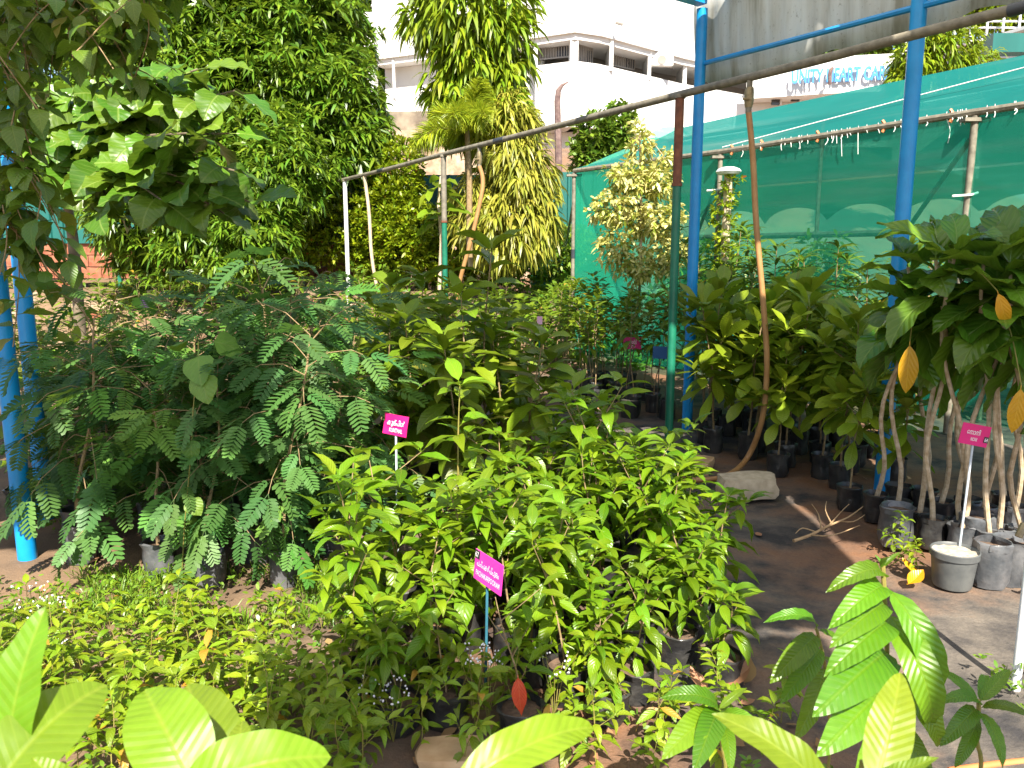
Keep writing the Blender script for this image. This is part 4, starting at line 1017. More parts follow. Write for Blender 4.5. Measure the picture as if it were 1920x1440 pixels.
def whorls(C, A, k, r, spread=(0.35, 1.35), jit=.0):
    """k leaves round every twig tip C with axis A"""
    n = len(C); A = A / np.maximum(1e-6, np.linalg.norm(A, axis=1, keepdims=True))
    h = np.cross(A, np.tile([[0.31, 0.2, 0.93]], (n, 1))); h /= np.maximum(1e-6, np.linalg.norm(h, axis=1, keepdims=True)); g = np.cross(A, h)
    az = np.arange(k)[None, :] * 2.4 + r.uniform(0, 6.28, (n, 1)); th = r.uniform(spread[0], spread[1], (n, k))
    D = A[:, None, :] * np.cos(th)[..., None] + (h[:, None, :] * np.cos(az)[..., None] + g[:, None, :] * np.sin(az)[..., None]) * np.sin(th)[..., None]
    B = np.repeat(C[:, None, :], k, 1) + r.normal(0, jit, (n, k, 3)) if jit else np.repeat(C[:, None, :], k, 1)
    return B.reshape(-1, 3), D.reshape(-1, 3)
def lobes_pts(lobes, n, r, shell=.62):
    w = np.array([l[1][0] * l[1][1] * l[1][2] for l in lobes]) ** .67; w /= w.sum(); idx = r.choice(len(lobes), n, p=w)
    c = np.array([l[0] for l in lobes], float)[idx]; rad = np.array([l[1] for l in lobes], float)[idx]
    d = r.normal(0, 1, (n, 3)); d /= np.linalg.norm(d, axis=1, keepdims=True)
    q = (shell + (1 - shell) * r.random((n, 1)) ** .6) * (1 + r.normal(0, .06, (n, 1)))
    return c + d * rad * q, d

def ground_pts(r, n, x0, x1, y0, y1, keep=None):
    P = np.stack([r.uniform(x0, x1, n), r.uniform(y0, y1, n), np.zeros(n)], 1)
    if keep: P = P[[keep(*p[:2]) for p in P]]
    P[:, 2] = [zg(*p[:2]) + .005 for p in P]
    return P
r = np.random.default_rng(7)
def inW(x, y):
    n = math.sin(x * 4.1 + y * 2.3) + math.sin(y * 5.7 - x * 3.1)
    return (x < -.4 and y < 3.6 and n > -.8) or (.1 < x < 1.0 and y < 2.5 and n > .2) or (x > 1.75 and 2.45 < y < 2.85 and n > -.3) or (x < -2.2 and y < 5 and n > 0)
P = ground_pts(r, 3000, -3.2, 2.6, 1.9, 5, inW)
B, D = whorls(P + np.array([[0, 0, .03]]) + r.uniform(0, .08, (len(P), 1)) * np.array([[0, 0, 1]]), np.tile([[0, 0, 1.0]], (len(P), 1)), 6, r, (.5, 1.4), .012)
put('ground_weeds', cloud_mesh('ground_weeds', B, D, .035, .014, .2, M['weed'], 3)); bpy.data.objects['ground_weeds']['kind'] = 'stuff'
bpy.data.objects['ground_weeds']['label'] = 'low green weeds spreading over the soil between the beds'
# grass tufts at the foot of the feathery saplings
def inG(x, y): return -2.2 < x < -.55 and 3.15 < y < 3.75 and math.sin(x * 6) + math.sin(y * 9 + x) > -.6
P = ground_pts(r, 800, -2.3, -.5, 3.1, 3.8, inG)
B, D = whorls(P, np.tile([[0, 0, 1.0]], (len(P), 1)), 7, r, (.1, .8), .01)
o = put('grass_tufts', cloud_mesh('grass_tufts', B, D, .12, .006, .35, M['weed'], 4)); o['kind'] = 'stuff'; o['label'] = 'thin green grass growing at the foot of the feathery saplings'
# undergrowth on the bank behind the beds
P = ground_pts(r, 1500, -7.0, 2.6, 10.8, 14.6, lambda x, y: math.sin(x * 1.7) + math.sin(y * 2.3 + x * .8) > (-.9 if x > -2.5 else .35))
P[:, 2] += r.uniform(0.0, .55, len(P)) * (0.6 + 0.4 * np.sin(P[:, 0] * 2.1))
B, D = whorls(P, np.tile([[0, 0, 1.0]], (len(P), 1)), 9, r, (.4, 1.5), .04)
o = put('bank_undergrowth', cloud_mesh('bank_undergrowth', B, D, .16, .05, .35, M['weed'], 6)); o['kind'] = 'stuff'; o['label'] = 'low leafy undergrowth on the bank behind the far beds'
# fallen leaves
P = ground_pts(r, 520, -2.3, 3.0, 2.0, 6.5, lambda x, y: math.sin(x * 2.2 + 1) + math.sin(y * 2.9 + x) > .1)
D = np.stack([r.normal(0, 1, len(P)), r.normal(0, 1, len(P)), r.normal(0.05, .16, len(P))], 1)
o = put('leaf_litter', cloud_mesh('leaf_litter', P + np.array([[0, 0, .012]]), D, .07, .034, .0, M['dry_leaf'], 5)); o['kind'] = 'stuff'; o['label'] = 'brown fallen leaves scattered over the dark ground'
for i, (px, py, az) in enumerate(((1700, 1100, 0.6), (1725, 1085, 1.9), (1350, 1290, .4), (1330, 1310, 2.0), (1395, 1290, 1.2), (1110, 770, .1), (1140, 790, 2.0))):
    lf = leaf_mesh('fallen_leaf', M['noni_yellow'] if i < 2 else M['dry_leaf'], .13, .07, 'ell', droop=-.7, fold=.5, ns=6, seed=i)
    g = gnd(px, py, .01)
    tag(put('fallen_leaf', lf, None, leaf_matrix(g + V(0, 0, .012), V(math.cos(az), math.sin(az), .15), .3)), 'yellow fallen leaf lying before the grey pot' if i == 0 else ('curled yellow fallen leaf near the grey pot foot' if i == 1 else 'brown curled fallen leaf lying on the path edge'), 'leaf', None if i < 2 else 'brown fallen leaves')
# ================================================================== foreground plants close to the camera
def near_leaf(parent, mesh, a, b, upv, stretch=1.0, label=None):
    d = b - a; m = leaf_matrix(a, d, 0, d.length, upv)
    m = m @ Matrix.Diagonal((stretch, 1, 1, 1))
    return put('leaf', mesh, parent, m, label)
RB = [leaf_mesh('leaf', M['ribbed'], 1.0, .34, 'lance', droop=d, fold=.18, ns=16, cols=7, pet=.06, wave=.03, wn=6, seed=i, chord=True, twist=tw) for i, (d, tw) in enumerate(((1.1, .15), (1.5, -.2), (.7, .3), (1.9, .1)))]
BG = [leaf_mesh('leaf', M['big'], 1.0, .46, 'ovate', droop=d, fold=.2, ns=18, cols=7, pet=.05, wave=.025, wn=3, seed=i + 3, chord=True, twist=tw) for i, (d, tw) in enumerate(((.5, .1), (.9, -.15), (.3, .25)))]
# ribbed sapling at the lower right
Yr = 1.72
t = thing('ribbed_leaf_sapling', 'upright sapling with long arching ribbed leaves in the right foreground', 'sapling', gnd(1668, 1440).lerp(V(0, 0, 0), 0) * 0 + V(at(1662, 1300, Yr).x, Yr, 0))
O = t.location
sp = [V(0, 0, 0), at(1662, 1420, Yr) - O, at(1661, 1300, Yr) - O, at(1663, 1200, Yr) - O, at(1658, 1110, Yr) - O, at(1655, 1060, Yr) - O]
MB().tube(bez(sp, 5), .0058, 8).build('stem', M['stem_green'], t)
for (x0, y0, x1, y1, Y1, k, st) in (
    (1655, 1085, 1548, 1112, 1.62, 1, .8), (1655, 1108, 1553, 1180, 1.58, 1, .85), (1659, 1135, 1555, 1215, 1.56, 0, .9), (1660, 1175, 1545, 1270, 1.55, 1, .95),
    (1662, 1225, 1523, 1345, 1.50, 0, 1.1), (1662, 1285, 1530, 1420, 1.50, 0, 1.05), (1658, 1098, 1728, 1300, 1.70, 3, .75), (1660, 1148, 1740, 1360, 1.62, 3, .9),
    (1662, 1200, 1720, 1240, 1.85, 2, .8), (1664, 1262, 1758, 1400, 1.62, 3, 1.0), (1664, 1330, 1600, 1470, 1.5, 0, 1.0), (1664, 1345, 1745, 1470, 1.6, 1, 1.0), (1655, 1065, 1690, 1035, 1.72, 2, .9), (1655, 1065, 1640, 1040, 1.74, 2, .9), (1655, 1070, 1672, 1045, 1.66, 2, .8)):
    near_leaf(t, RB[k], at(x0, y0, Yr) - O, at(x1, y1, Y1) - O, V(.25 if x1 < x0 else -.25, -.45, .85), st)
# second ribbed plant left of it
Yq = 1.95
O2 = V(at(1545, 1320, Yq).x, Yq, 0)
t = thing('ribbed_leaf_sapling', 'smaller ribbed-leaf sapling just left of the tall ribbed one', 'sapling', O2)
sp = [V(0, 0, 0), at(1555, 1420, Yq) - O2, at(1548, 1260, Yq) - O2, at(1535, 1195, Yq) - O2, at(1530, 1178, Yq) - O2]
MB().tube(bez(sp, 4), .004, 7).build('stem', M['stem_green'], t)
for (x0, y0, x1, y1, Y1, k, st) in ((1531, 1178, 1432, 1168, 1.9, 1, .8), (1533, 1192, 1443, 1282, 1.82, 0, .95), (1540, 1215, 1462, 1320, 1.82, 0, .9), (1542, 1230, 1600, 1330, 1.86, 1, .9), (1531, 1180, 1590, 1225, 1.98, 2, .8), (1545, 1250, 1490, 1390, 1.8, 0, .9)):
    near_leaf(t, RB[k], at(x0, y0, Yq) - O2, at(x1, y1, Y1) - O2, V(.2, -.45, .85), st)
def near_plant(label, Y, px, stem_px, leaves, up=V(0, -.5, .85), r=.005, set_=None, name='foreground_sapling', mat='stem_green'):
    O3 = V(at(px, 1300, Y).x, Y, 0)
    t = thing(name, label, 'sapling', O3)
    MB().tube(bez([V(0, 0, 0)] + [at(a, b, Y) - O3 for a, b in stem_px], 4), r, 7).build('stem', M[mat], t)
    for (x0, y0, Y0, x1, y1, Y1, k, st) in leaves:
        near_leaf(t, (set_ or BG)[k], at(x0, y0, Y0) - O3, at(x1, y1, Y1) - O3, up, st)
    return t
near_plant('low sapling with arching ribbed leaves at the bottom right of the centre bed', 1.8, 1350, [(1360, 1460), (1352, 1390), (1345, 1330)],
    [(1346, 1335, 1.8, 1238, 1310, 1.75, 1, 1), (1348, 1345, 1.8, 1240, 1425, 1.62, 0, 1), (1346, 1332, 1.8, 1300, 1450, 1.6, 0, 1), (1350, 1340, 1.8, 1440, 1390, 1.7, 1, .9), (1346, 1332, 1.8, 1400, 1290, 1.85, 2, .8), (1350, 1350, 1.8, 1370, 1450, 1.65, 0, .9)], set_=RB)
near_plant('slim sapling with a small rosette of light leaves at the lower right', 1.7, 1835, [(1838, 1460), (1832, 1390), (1835, 1335), (1835, 1312)],
    [(1835, 1318, 1.7, 1760, 1255, 1.75, 2, .9), (1835, 1322, 1.7, 1755, 1320, 1.66, 1, .9), (1836, 1318, 1.7, 1893, 1255, 1.75, 2, 1), (1838, 1328, 1.7, 1930, 1345, 1.65, 1, .9), (1835, 1335, 1.7, 1880, 1440, 1.58, 0, .9), (1832, 1330, 1.7, 1762, 1400, 1.6, 0, .9), (1836, 1320, 1.7, 1845, 1265, 1.82, 2, .8), (1834, 1345, 1.7, 1790, 1440, 1.64, 0, .9)], set_=RB)
near_plant('sapling with two very large sunlit leaves at the bottom right', 1.05, 1600, [(1610, 1500), (1612, 1470)],
    [(1640, 1480, 1.0, 1688, 1262, 1.12, 0, 1.0), (1560, 1500, 1.02, 1335, 1340, 1.08, 1, .85), (1625, 1480, 1.0, 1760, 1420, .98, 2, .7), (1590, 1490, 1.0, 1480, 1500, .92, 1, .7)], r=.004)
near_plant('sapling with very large blurred leaves at the bottom left corner', .95, 150, [(130, 1520), (120, 1480)],
    [(15, 1450, .92, 88, 1135, .98, 0, 1.05), (-20, 1500, .86, 200, 1285, 1.0, 1, 1.7), (-60, 1480, .88, -10, 1300, .95, 2, 1.2), (150, 1520, .86, 60, 1420, .84, 1, 1.3)], r=.005)
near_plant('sapling with broad green leaves at the bottom left of centre', 1.05, 420, [(450, 1520), (440, 1480)],
    [(370, 1480, .96, 272, 1295, 1.08, 1, 1.6), (420, 1480, 1.04, 352, 1285, 1.2, 0, 1.5), (330, 1500, .92, 620, 1420, 1.0, 1, 1.3), (440, 1480, .95, 455, 1350, 1.05, 2, 1.2)], r=.005)
near_plant('sapling with one long pale leaf edge at the bottom centre', 1.0, 960, [(930, 1540), (920, 1500)],
    [(845, 1490, .92, 1112, 1366, 1.06, 1, .7), (900, 1500, .9, 1010, 1460, .86, 2, .7), (850, 1500, .95, 770, 1450, .95, 0, .8)], r=.004)
# red leaf and yellow leaf hanging in the centre bed
for (x0, y0, x1, y1, Y, mat, lab) in ((971, 1265, 978, 1342, 2.36, 'camphor_red', 'single red leaf hanging low in the front of the centre bed'), (697, 1322, 716, 1348, 2.72, 'noni_yellow', 'small yellow leaf hanging over the litter left of the red leaf')):
    a = at(x0, y0, Y); b = at(x1, y1, Y)
    m = leaf_mesh('hanging_leaf', M[mat], 1.0, .36, 'acum', droop=.35, fold=.3, ns=8, pet=.06, chord=True, seed=4)
    tag(put('hanging_leaf', m, None, leaf_matrix(a, b - a, .3, (b - a).length, V(0.25, -1, .1))), lab, 'leaf')

# ================================================================== signs
def board(name, label, TL, TR, BL, mat, lines=(), plate=None, stake='stake_grey', stake_u=.5, thick=.004, warp=0.0, stakes=None, group=None):
    """a flat name board given by three world corners, on a stake to the ground"""
    W_ = (TR - TL).length; H_ = (TL - BL).length
    Bs = basis((TR + BL) / 2, TR - TL, TL - BL)
    t = thing(name, label, 'sign', (Bs.translation.x, Bs.translation.y, 0), 0, group)
    inv = Matrix.Translation(-t.location)
    mb = MB(); nx, ny = 8, 6; vv = []; ff = []
    def wz(x, y): return warp * (math.sin(x * 21 + 1) * .5 + math.sin(y * 35 + x * 30) * .5)
    for sd in (0, 1):
        for j in range(ny + 1):
            for i in range(nx + 1):
                x = W_ * (i / nx - .5); y = H_ * (j / ny - .5); vv.append((x, y, wz(x, y) + (0 if sd == 0 else -thick)))
    q = (nx + 1) * (ny + 1)
    for j in range(ny):
        for i in range(nx):
            a = j * (nx + 1) + i; ff.append((a, a + 1, a + nx + 2, a + nx + 1)); ff.append((q + a + nx + 1, q + a + nx + 2, q + a + 1, q + a))
    rim = [i for i in range(nx + 1)] + [j * (nx + 1) + nx for j in range(1, ny + 1)] + [ny * (nx + 1) + i for i in range(nx - 1, -1, -1)] + [j * (nx + 1) for j in range(ny - 1, 0, -1)]
    for k in range(len(rim)):
        a, b = rim[k], rim[(k + 1) % len(rim)]; ff.append((a, q + a, q + b, b))
    mb.add(vv, ff).build('board', M[mat], t, M=inv @ Bs, smooth=bool(warp))
    for (txt, u, v, w, h, ink) in lines:
        me = text_mesh(txt, .05, M[ink], 0.0, 'CENTER', .0003)
        xs = [p.co.x for p in me.vertices]; ys = [p.co.y for p in me.vertices]
        kx = w * W_ / (max(xs) - min(xs)); ky = h * H_ / (max(ys) - min(ys)); cx = (max(xs) + min(xs)) / 2; cy = (max(ys) + min(ys)) / 2
        put('lettering', me, t, inv @ Bs @ Matrix.Translation(((u - .5) * W_ - cx * kx, (v - .5) * H_ - cy * ky, .0018 + warp)) @ Matrix.Diagonal((kx, ky, 1, 1)))
    if plate:
        txt, u, v, w, h = plate
        pl = MB().box((0, 0, 0), (w * W_, h * H_, .002)).build('number_plate', M['black_ink'], t, M=inv @ Bs @ Matrix.Translation(((u - .5) * W_, (v - .5) * H_, .0015 + warp)), smooth=False)
        me = text_mesh(txt, .05, M['white_ink'], 0.0, 'CENTER', .0006)
        xs = [p.co.x for p in me.vertices]; ys = [p.co.y for p in me.vertices]
        kx = w * W_ * .72 / (max(xs) - min(xs)); ky = h * H_ * .7 / (max(ys) - min(ys)); cx = (max(xs) + min(xs)) / 2; cy = (max(ys) + min(ys)) / 2
        put('number', me, pl, Matrix.Translation((-cx * kx, -cy * ky, .0022)) @ Matrix.Diagonal((kx, ky, 1, 1)))
    for u in (stakes or [stake_u]):
        a = Bs @ V((u - .5) * W_, -H_ * .2, -thick - .006); 
        MB().tube([a - t.location, V(a.x - t.location.x - .01, a.y - t.location.y + .02, -.02)], .0055, 7).build('stake', M[stake], t)
    return t
board('name_board', 'tilted violet-pink name board with white lettering and number 67 in the centre bed', at(892, 1028, 2.80), at(943, 1061, 2.66), at(888, 1083, 2.80), 'pink_violet',
      [('\u0d2a\u0d1a\u0d4d\u0d1a\u0d15\u0d7c\u0d2a\u0d4d\u0d2a\u0d42\u0d30\u0d02', .50, .58, .80, .30, 'white_ink'), ('PACHAKARPOORAM', .52, .27, .86, .18, 'white_ink')], ('67', .09, .86, .17, .26), stake='stake_blue', stake_u=.42)
board('name_board', 'magenta name board reading NONI with a black number 64 among the pale noni stems', at(1803, 791, 3.72), at(1856, 801, 3.70), at(1800, 830, 3.72), 'magenta',
      [('\u0d47\u0d28\u0d3e\u0d28\u0d3f', .44, .64, .46, .28, 'white_ink'), ('NONI', .50, .29, .22, .17, 'white_ink')], ('64', .92, .36, .15, .28), stake='stake_grey', stake_u=.52)
board('name_board', 'crumpled magenta name board leaning in front of the feathery saplings', at(717, 773, 3.62), at(762, 782, 3.60), at(722, 812, 3.62), 'magenta',
      [('\u0d15\u0d41\u0d2e\u0d4d\u0d2a\u0d3f\u0d7e', .52, .60, .72, .36, 'white_ink'), ('KUMTHAL', .55, .26, .54, .20, 'white_ink')], stake='stake_grey', stake_u=.5, warp=.006)
board('name_board', 'small bright pink name board standing in the cream-topped pot', at(1169, 632, 7.95), at(1203, 633, 7.95), at(1169, 654, 7.95), 'magenta',
      [('\u0d35\u0d46\u0d1f\u0d4d\u0d1f\u0d3f', .5, .62, .44, .40, 'white_ink'), ('VETTI', .5, .22, .30, .20, 'white_ink')], ('9', .9, .72, .12, .28), stake='stake_dark', stake_u=.42)
board('blank_board', 'blank dark blue board on two stakes just left of the green post', at(1224, 649, 7.6), at(1268, 651, 7.55), at(1224, 672, 7.6), 'blue_board', stake='stake_dark', stakes=[.3, .65])
board('name_board', 'torn faded pink board tip above the broad-leaved saplings', at(1007, 593, 6.9), at(1017, 593, 6.9), at(1007, 608, 6.9), 'pale_pink', stake='green_paint')
board('name_board', 'small faded purple board far back on the left', at(262, 561, 8.6), at(279, 561, 8.6), at(262, 577, 8.6), 'purple', stake='stake_dark')

# ================================================================== pots, stones, pipes on the ground
def pot(name, label, c, r, h, mat, top, stemtop=None):
    t = thing(name, label, 'pot', c)
    MB().lathe([(0, 0), (r * .76, 0), (r * .80, h * .06), (r * .93, h * .80), (r * 1.0, h * .82), (r * 1.01, h * .98), (r * .97, h), (r * .93, h * .97), (r * .90, h * .86)], 28).build('shell', M[mat], t)
    rng = random.Random(4); n = 24; vv = [(0, 0, h * .93)] + [(r * q * math.cos(k * 6.283 / n), r * q * math.sin(k * 6.283 / n), h * (.92 + rng.uniform(-.025, .025))) for q in (.5, .93) for k in range(n)]
    ff = [(0, 1 + k, 1 + (k + 1) % n) for k in range(n)] + [(1 + k, 1 + n + k, 1 + n + (k + 1) % n, 1 + (k + 1) % n) for k in range(n)]
    MB().add(vv, ff).build('soil', M[top], t)
    return t
g = gnd(1806, 1113)
pot('plant_pot', 'grey plastic pot of pale soil in the sun before the noni stems', (g.x, g.y + .10, 0), .110, .185, 'pot', 'dry_soil')
g = gnd(1183, 790)
pot('plant_pot', 'black pot with a cream soil top holding the small pink board', (g.x, g.y + .10, 0), .105, .20, 'pot_black', 'cream_soil')
g = gnd(1178, 800)
BD = [bag_mesh(20 + i, .085, .22, 'bag_dusty') for i in range(3)]
for i, (px, py) in enumerate(((1872, 1108), (1912, 1104), (1950, 1110), (1842, 1050), (1690, 1030))):
    g = gnd(px, py); t = thing('grow_bag', 'grey-black grow bag standing in the sun right of the grey pot' if i < 3 else 'dusty black grow bag behind the grey pot', 'grow bag', (g.x, g.y + .08, 0), i * 1.1, 'dusty grow bags at the right' if i < 3 else 'dusty grow bags behind the pot')
    put('bag', BD[i % 3], t); put('soil', BAGSOIL, t, Matrix.Translation((0, 0, .03)) @ Matrix.Diagonal((1.1, 1.1, 1, 1)))
def stone(name, label, cat, c, size, mat, seed, rz=0.0, rough=.10, sub=3, flat=False):
    import bmesh
    bm = bmesh.new(); bmesh.ops.create_cube(bm, size=1.0); bmesh.ops.subdivide_edges(bm, edges=bm.edges[:], cuts=sub, use_grid_fill=True)
    rng = random.Random(seed); ks = [(rng.uniform(2, 7), rng.uniform(2, 7), rng.uniform(2, 7), rng.uniform(0, 6)) for _ in range(4)]
    for v in bm.verts:
        n = v.co.normalized(); v.co = v.co.lerp(n * .62, .22)
        v.co += n * rough * sum(math.sin(v.co.x * a + v.co.y * b + v.co.z * c_ + d) for a, b, c_, d in ks) / 4
        v.co.x *= size[0]; v.co.y *= size[1]; v.co.z *= size[2]; v.co.z += size[2] / 2
    m = bpy.data.meshes.new(name); bm.to_mesh(m); bm.free(); m.materials.append(M[mat])
    m.polygons.foreach_set('use_smooth', [True] * len(m.polygons)); m.set_sharp_from_angle(angle=math.radians(35))
    o = put(name, m); o.location = c; o.rotation_euler = (0, 0, rz)
    return tag(o, label, cat)
g = gnd(1405, 937); stone('concrete_chunk', 'pale broken concrete chunk beside the foot of the tan hose', 'stone', (g.x, g.y + .09, -.01), (.37, .19, .15), 'concrete', 3, .1)
g = gnd(1290, 885); stone('flat_stone', 'tan flat stone slab leaning at the foot of the near green post', 'stone', (g.x + .02, g.y + .1, -.01), (.36, .26, .09), 'tanstone', 5, -.4, .08)
g = gnd(1247, 818); stone('flat_stone', 'small flat tan stone behind the near green post', 'stone', (g.x, g.y, -.01), (.14, .1, .03), 'tanstone', 6)
g = gnd(878, 1440); stone('flat_stone', 'tan stone lying in the litter at the bottom of the centre bed', 'stone', (g.x - .06, g.y + .03, -.02), (.2, .14, .07), 'tanstone', 8)
rng = random.Random(17)
for i in range(34):                               # rubble along the bank below the far left fence
    x = rng.uniform(-8.2, -2.2); y = rng.uniform(11.9, 13.6); s = rng.uniform(.14, .42)
    o = stone('rubble_stone', 'pale reddish rubble stone on the bank below the far left fence', 'stone', (x, y, zg(x, y) - .03), (s, s * .8, s * rng.uniform(.45, .75)), 'rock' if i % 3 else 'laterite', i + 30, rng.uniform(0, 3), .12, 2); o['group'] = 'rubble on the left bank'
# dry branch lying on the path
t = thing('dry_branch', 'dry forked twig lying on the dark path left of the noni bags', 'branch', gnd(1500, 1012, .015)); O5 = t.location
main = [gnd(1488, 1014, .02), gnd(1520, 1003, .03), gnd(1555, 985, .05), gnd(1590, 970, .07), gnd(1618, 950, .10)]
mb = MB(); mb.tube([p - O5 for p in bez(main, 3)], [lerp(.010, .003, k / 12) for k in range(13)], 6)
for k, (a, b, c) in enumerate((((1520, 1003), (1560, 1004), (1612, 985)), ((1540, 992), (1535, 965), (1522, 945)), ((1555, 985), (1575, 962), (1592, 945)), ((1575, 977), (1600, 978), (1622, 965)), ((1560, 983), (1548, 958), (1550, 940)), ((1530, 998), (1505, 990), (1492, 1000)))):
    mb.tube([p - O5 for p in bez([gnd(*a, .03), gnd(*b, .07), gnd(*c, .09)], 3)], [.005, .0045, .004, .0035, .003, .0025, .002], 5)
mb.build('twigs', M['wire'], t)
# white standpipe at the right edge, orange hose in the corner
g = gnd(1918, 1288)
t = thing('standpipe', 'white plastic standpipe at the right edge of the path', 'pipe', (g.x - .028, g.y, 0))
MB().tube([(0, 0, -.05), (0, 0, .60)], .0165, 14).build('pipe', M['white_post'], t)
MB().tube([(0, 0, .58), (0, 0, .66)], .026, 14).build('cap', M['white_post'], t)
MB().tube([(0, 0, .63), (-.05, -.02, .64), (-.07, -.03, .60)], .013, 8).build('spout', M['brass'], t)
tag(MB().tube(bez([gnd(1780, 1446, .014), gnd(1850, 1436, .014), gnd(1900, 1430, .014), gnd(1990, 1422, .014)], 5), .012, 10).build('garden_hose', M['hose_orange']), 'orange hose lying across the bottom right corner', 'hose')
for i, (a, b) in enumerate((((1030, 790), (1040, 830)),)):
    p0 = gnd(1036, 835); tag(MB().tube([p0, p0 + V(.01, 0, .12), p0 + V(.02, 0, .2)], [.016, .015, .012], 8).build('pipe_stub', M['white_post']), 'short pale pipe stub sticking up beside the path', 'pipe')
# white-flowering weeds
def flower_weed(px, py, Y, h, label, group):
    p = at(px, py, Y); t = thing('flowering_weed', label, 'weed', (p.x, Y, 0), rng.uniform(0, 6), group); m = MB(); fl = MB()
    for k in range(5):
        az = k * 1.3; tp = V(.05 * math.cos(az), .05 * math.sin(az), h * rng.uniform(.75, 1.05))
        m.tube([V(0, 0, 0), V(tp.x * .4, tp.y * .4, h * .5), tp], [.002, .0015, .001], 5)
        for q in range(5): fl.lathe([(0, 0), (.0035, .003), (.003, .006), (0, .008)], 6, tp + V(rng.uniform(-.02, .02), rng.uniform(-.02, .02), rng.uniform(-.03, .01)))
    m.build('stem', M['stem_green'], t); fl.build('flower_heads', M['white_flower'], t)
    for k in range(7): az = k * 2.4; put('leaf', LS[k % 4], t, leaf_matrix(V(0, 0, h * (.2 + .09 * k)), V(math.cos(az), math.sin(az), .2), 0, .8))
for px, Y, h in ((100, 2.75, .36), (65, 2.9, .33), (90, 2.7, .26)): flower_weed(px, 1200, Y, h, 'weed with tiny white flower heads at the left edge before the blue pole', 'white-flowered weeds at the left')
for px, Y, h in ((700, 2.45, .22), (890, 2.5, .30), (915, 2.5, .27), (735, 2.4, .2), (1040, 2.52, .25)): flower_weed(px, 1300, Y, h, 'weed with tiny white flower heads at the foot of the centre bed', 'white-flowered weeds at the centre')

# ================================================================== trees and shrubs
def crown_tree(name, label, cat, base, trunk_pts, trunk_r, lobes, nw, k, L, W, droop, mat, seed, axis_up=.5, spread=(.5, 1.5), shell=.62, group=None, limb=True, tmat='trunk', jit=.02):
    r = np.random.default_rng(seed); t = thing(name, label, cat, base, 0, group); O = np.array(base, float)
    if trunk_pts:
        n = len(trunk_pts)
        MB().tube([Vector(p) - Vector(base) for p in trunk_pts], [lerp(trunk_r, trunk_r * .45, i / (n - 1)) for i in range(n)], 9).build('trunk', M[tmat], t)
        if limb:
            for (c, rad) in lobes:
                a = Vector(trunk_pts[-1]) if c[2] > trunk_pts[-1][2] - .5 else Vector(trunk_pts[len(trunk_pts) // 2])
                MB().tube([a - Vector(base), (a + Vector(c)) / 2 + V(0, 0, .12) - Vector(base), Vector(c) - Vector(base)], [trunk_r * .4, trunk_r * .3, trunk_r * .15], 6).build('limb', M[tmat], t)
    C, d = lobes_pts(lobes, nw, r, shell); A = d + np.array([[0, 0, axis_up]])
    B, D = whorls(C, A, k, r, spread, jit)
    o = put('crown', cloud_mesh('crown', B - O, D, L, W, droop, mat, seed), t); o['kind'] = 'stuff'
    return t
def lobe(px, py, Y, rx, ry, rz): p = at(px, py, Y); return ((p.x, p.y, p.z), (rx, ry, rz))
def tp(*a): return [tuple(at(x, y, Y)) for x, y, Y in a]
# big dark mango trees at the left
crown_tree('mango_tree', 'large dense mango tree with drooping narrow leaves left of the white building', 'tree', tuple(at(500, 520, 15.5)), tp((500, 540, 15.5), (505, 400, 15.5), (500, 250, 15.5), (480, 120, 15.5)), .22,
    [lobe(380, 60, 14.5, 1.5, 1.3, 1.2), lobe(530, 40, 14.5, 1.3, 1.3, 1.1), lobe(330, 160, 14, 1.2, 1.1, 1.0), lobe(500, 150, 14.2, 1.3, 1.1, .9), lobe(610, 80, 15, .85, 1.0, 1.1), lobe(440, -60, 15, 2.0, 1.5, 1.2), lobe(625, 180, 14.3, .85, 1.0, .9),
     lobe(675, 250, 14.3, .55, .8, .7), lobe(600, 270, 14.0, 1.1, .9, .75), lobe(480, 270, 13.6, 1.1, .9, .8), lobe(360, 290, 13.6, 1.0, .9, .8), lobe(250, 110, 14.6, 1.2, 1.0, 1.2), lobe(625, 10, 15.5, .5, 1, .8)],
    4200, 13, .25, .055, .42, M['mango_crown'], 1, .35, shell=.5)
crown_tree('mango_tree', 'lower dark mango tree in front of the far left sheet fence', 'tree', tuple(at(330, 520, 12.9)), tp((330, 540, 12.9), (335, 440, 12.9), (340, 380, 12.9)), .12,
    [lobe(260, 390, 12.6, .95, .8, .7), lobe(400, 410, 12.6, 1.0, .8, .75), lobe(330, 340, 12.8, 1.1, .9, .7), lobe(470, 440, 12.5, .7, .7, .6), lobe(520, 330, 13.0, .9, .8, .8), lobe(340, 470, 12.6, .8, .7, .5), lobe(440, 490, 12.4, .7, .6, .45), lobe(250, 470, 12.8, .5, .5, .35)],
    2000, 12, .2, .045, .42, M['mango_crown'], 2, .3, shell=.45)
crown_tree('dark_tree', 'dark tree mass closing the far left behind the fig', 'tree', tuple(at(80, 480, 17)), tp((80, 480, 17), (90, 200, 17)), .2,
    [lobe(60, 80, 16.5, 2.2, 1.4, 2.0), lobe(150, 200, 16.5, 1.8, 1.3, 1.5), lobe(-60, 250, 16.5, 2, 1.4, 1.8), lobe(250, 10, 17, 2, 1.4, 1.6)], 1500, 12, .26, .07, .35, M['dark_wood'], 3, .3, shell=.4)
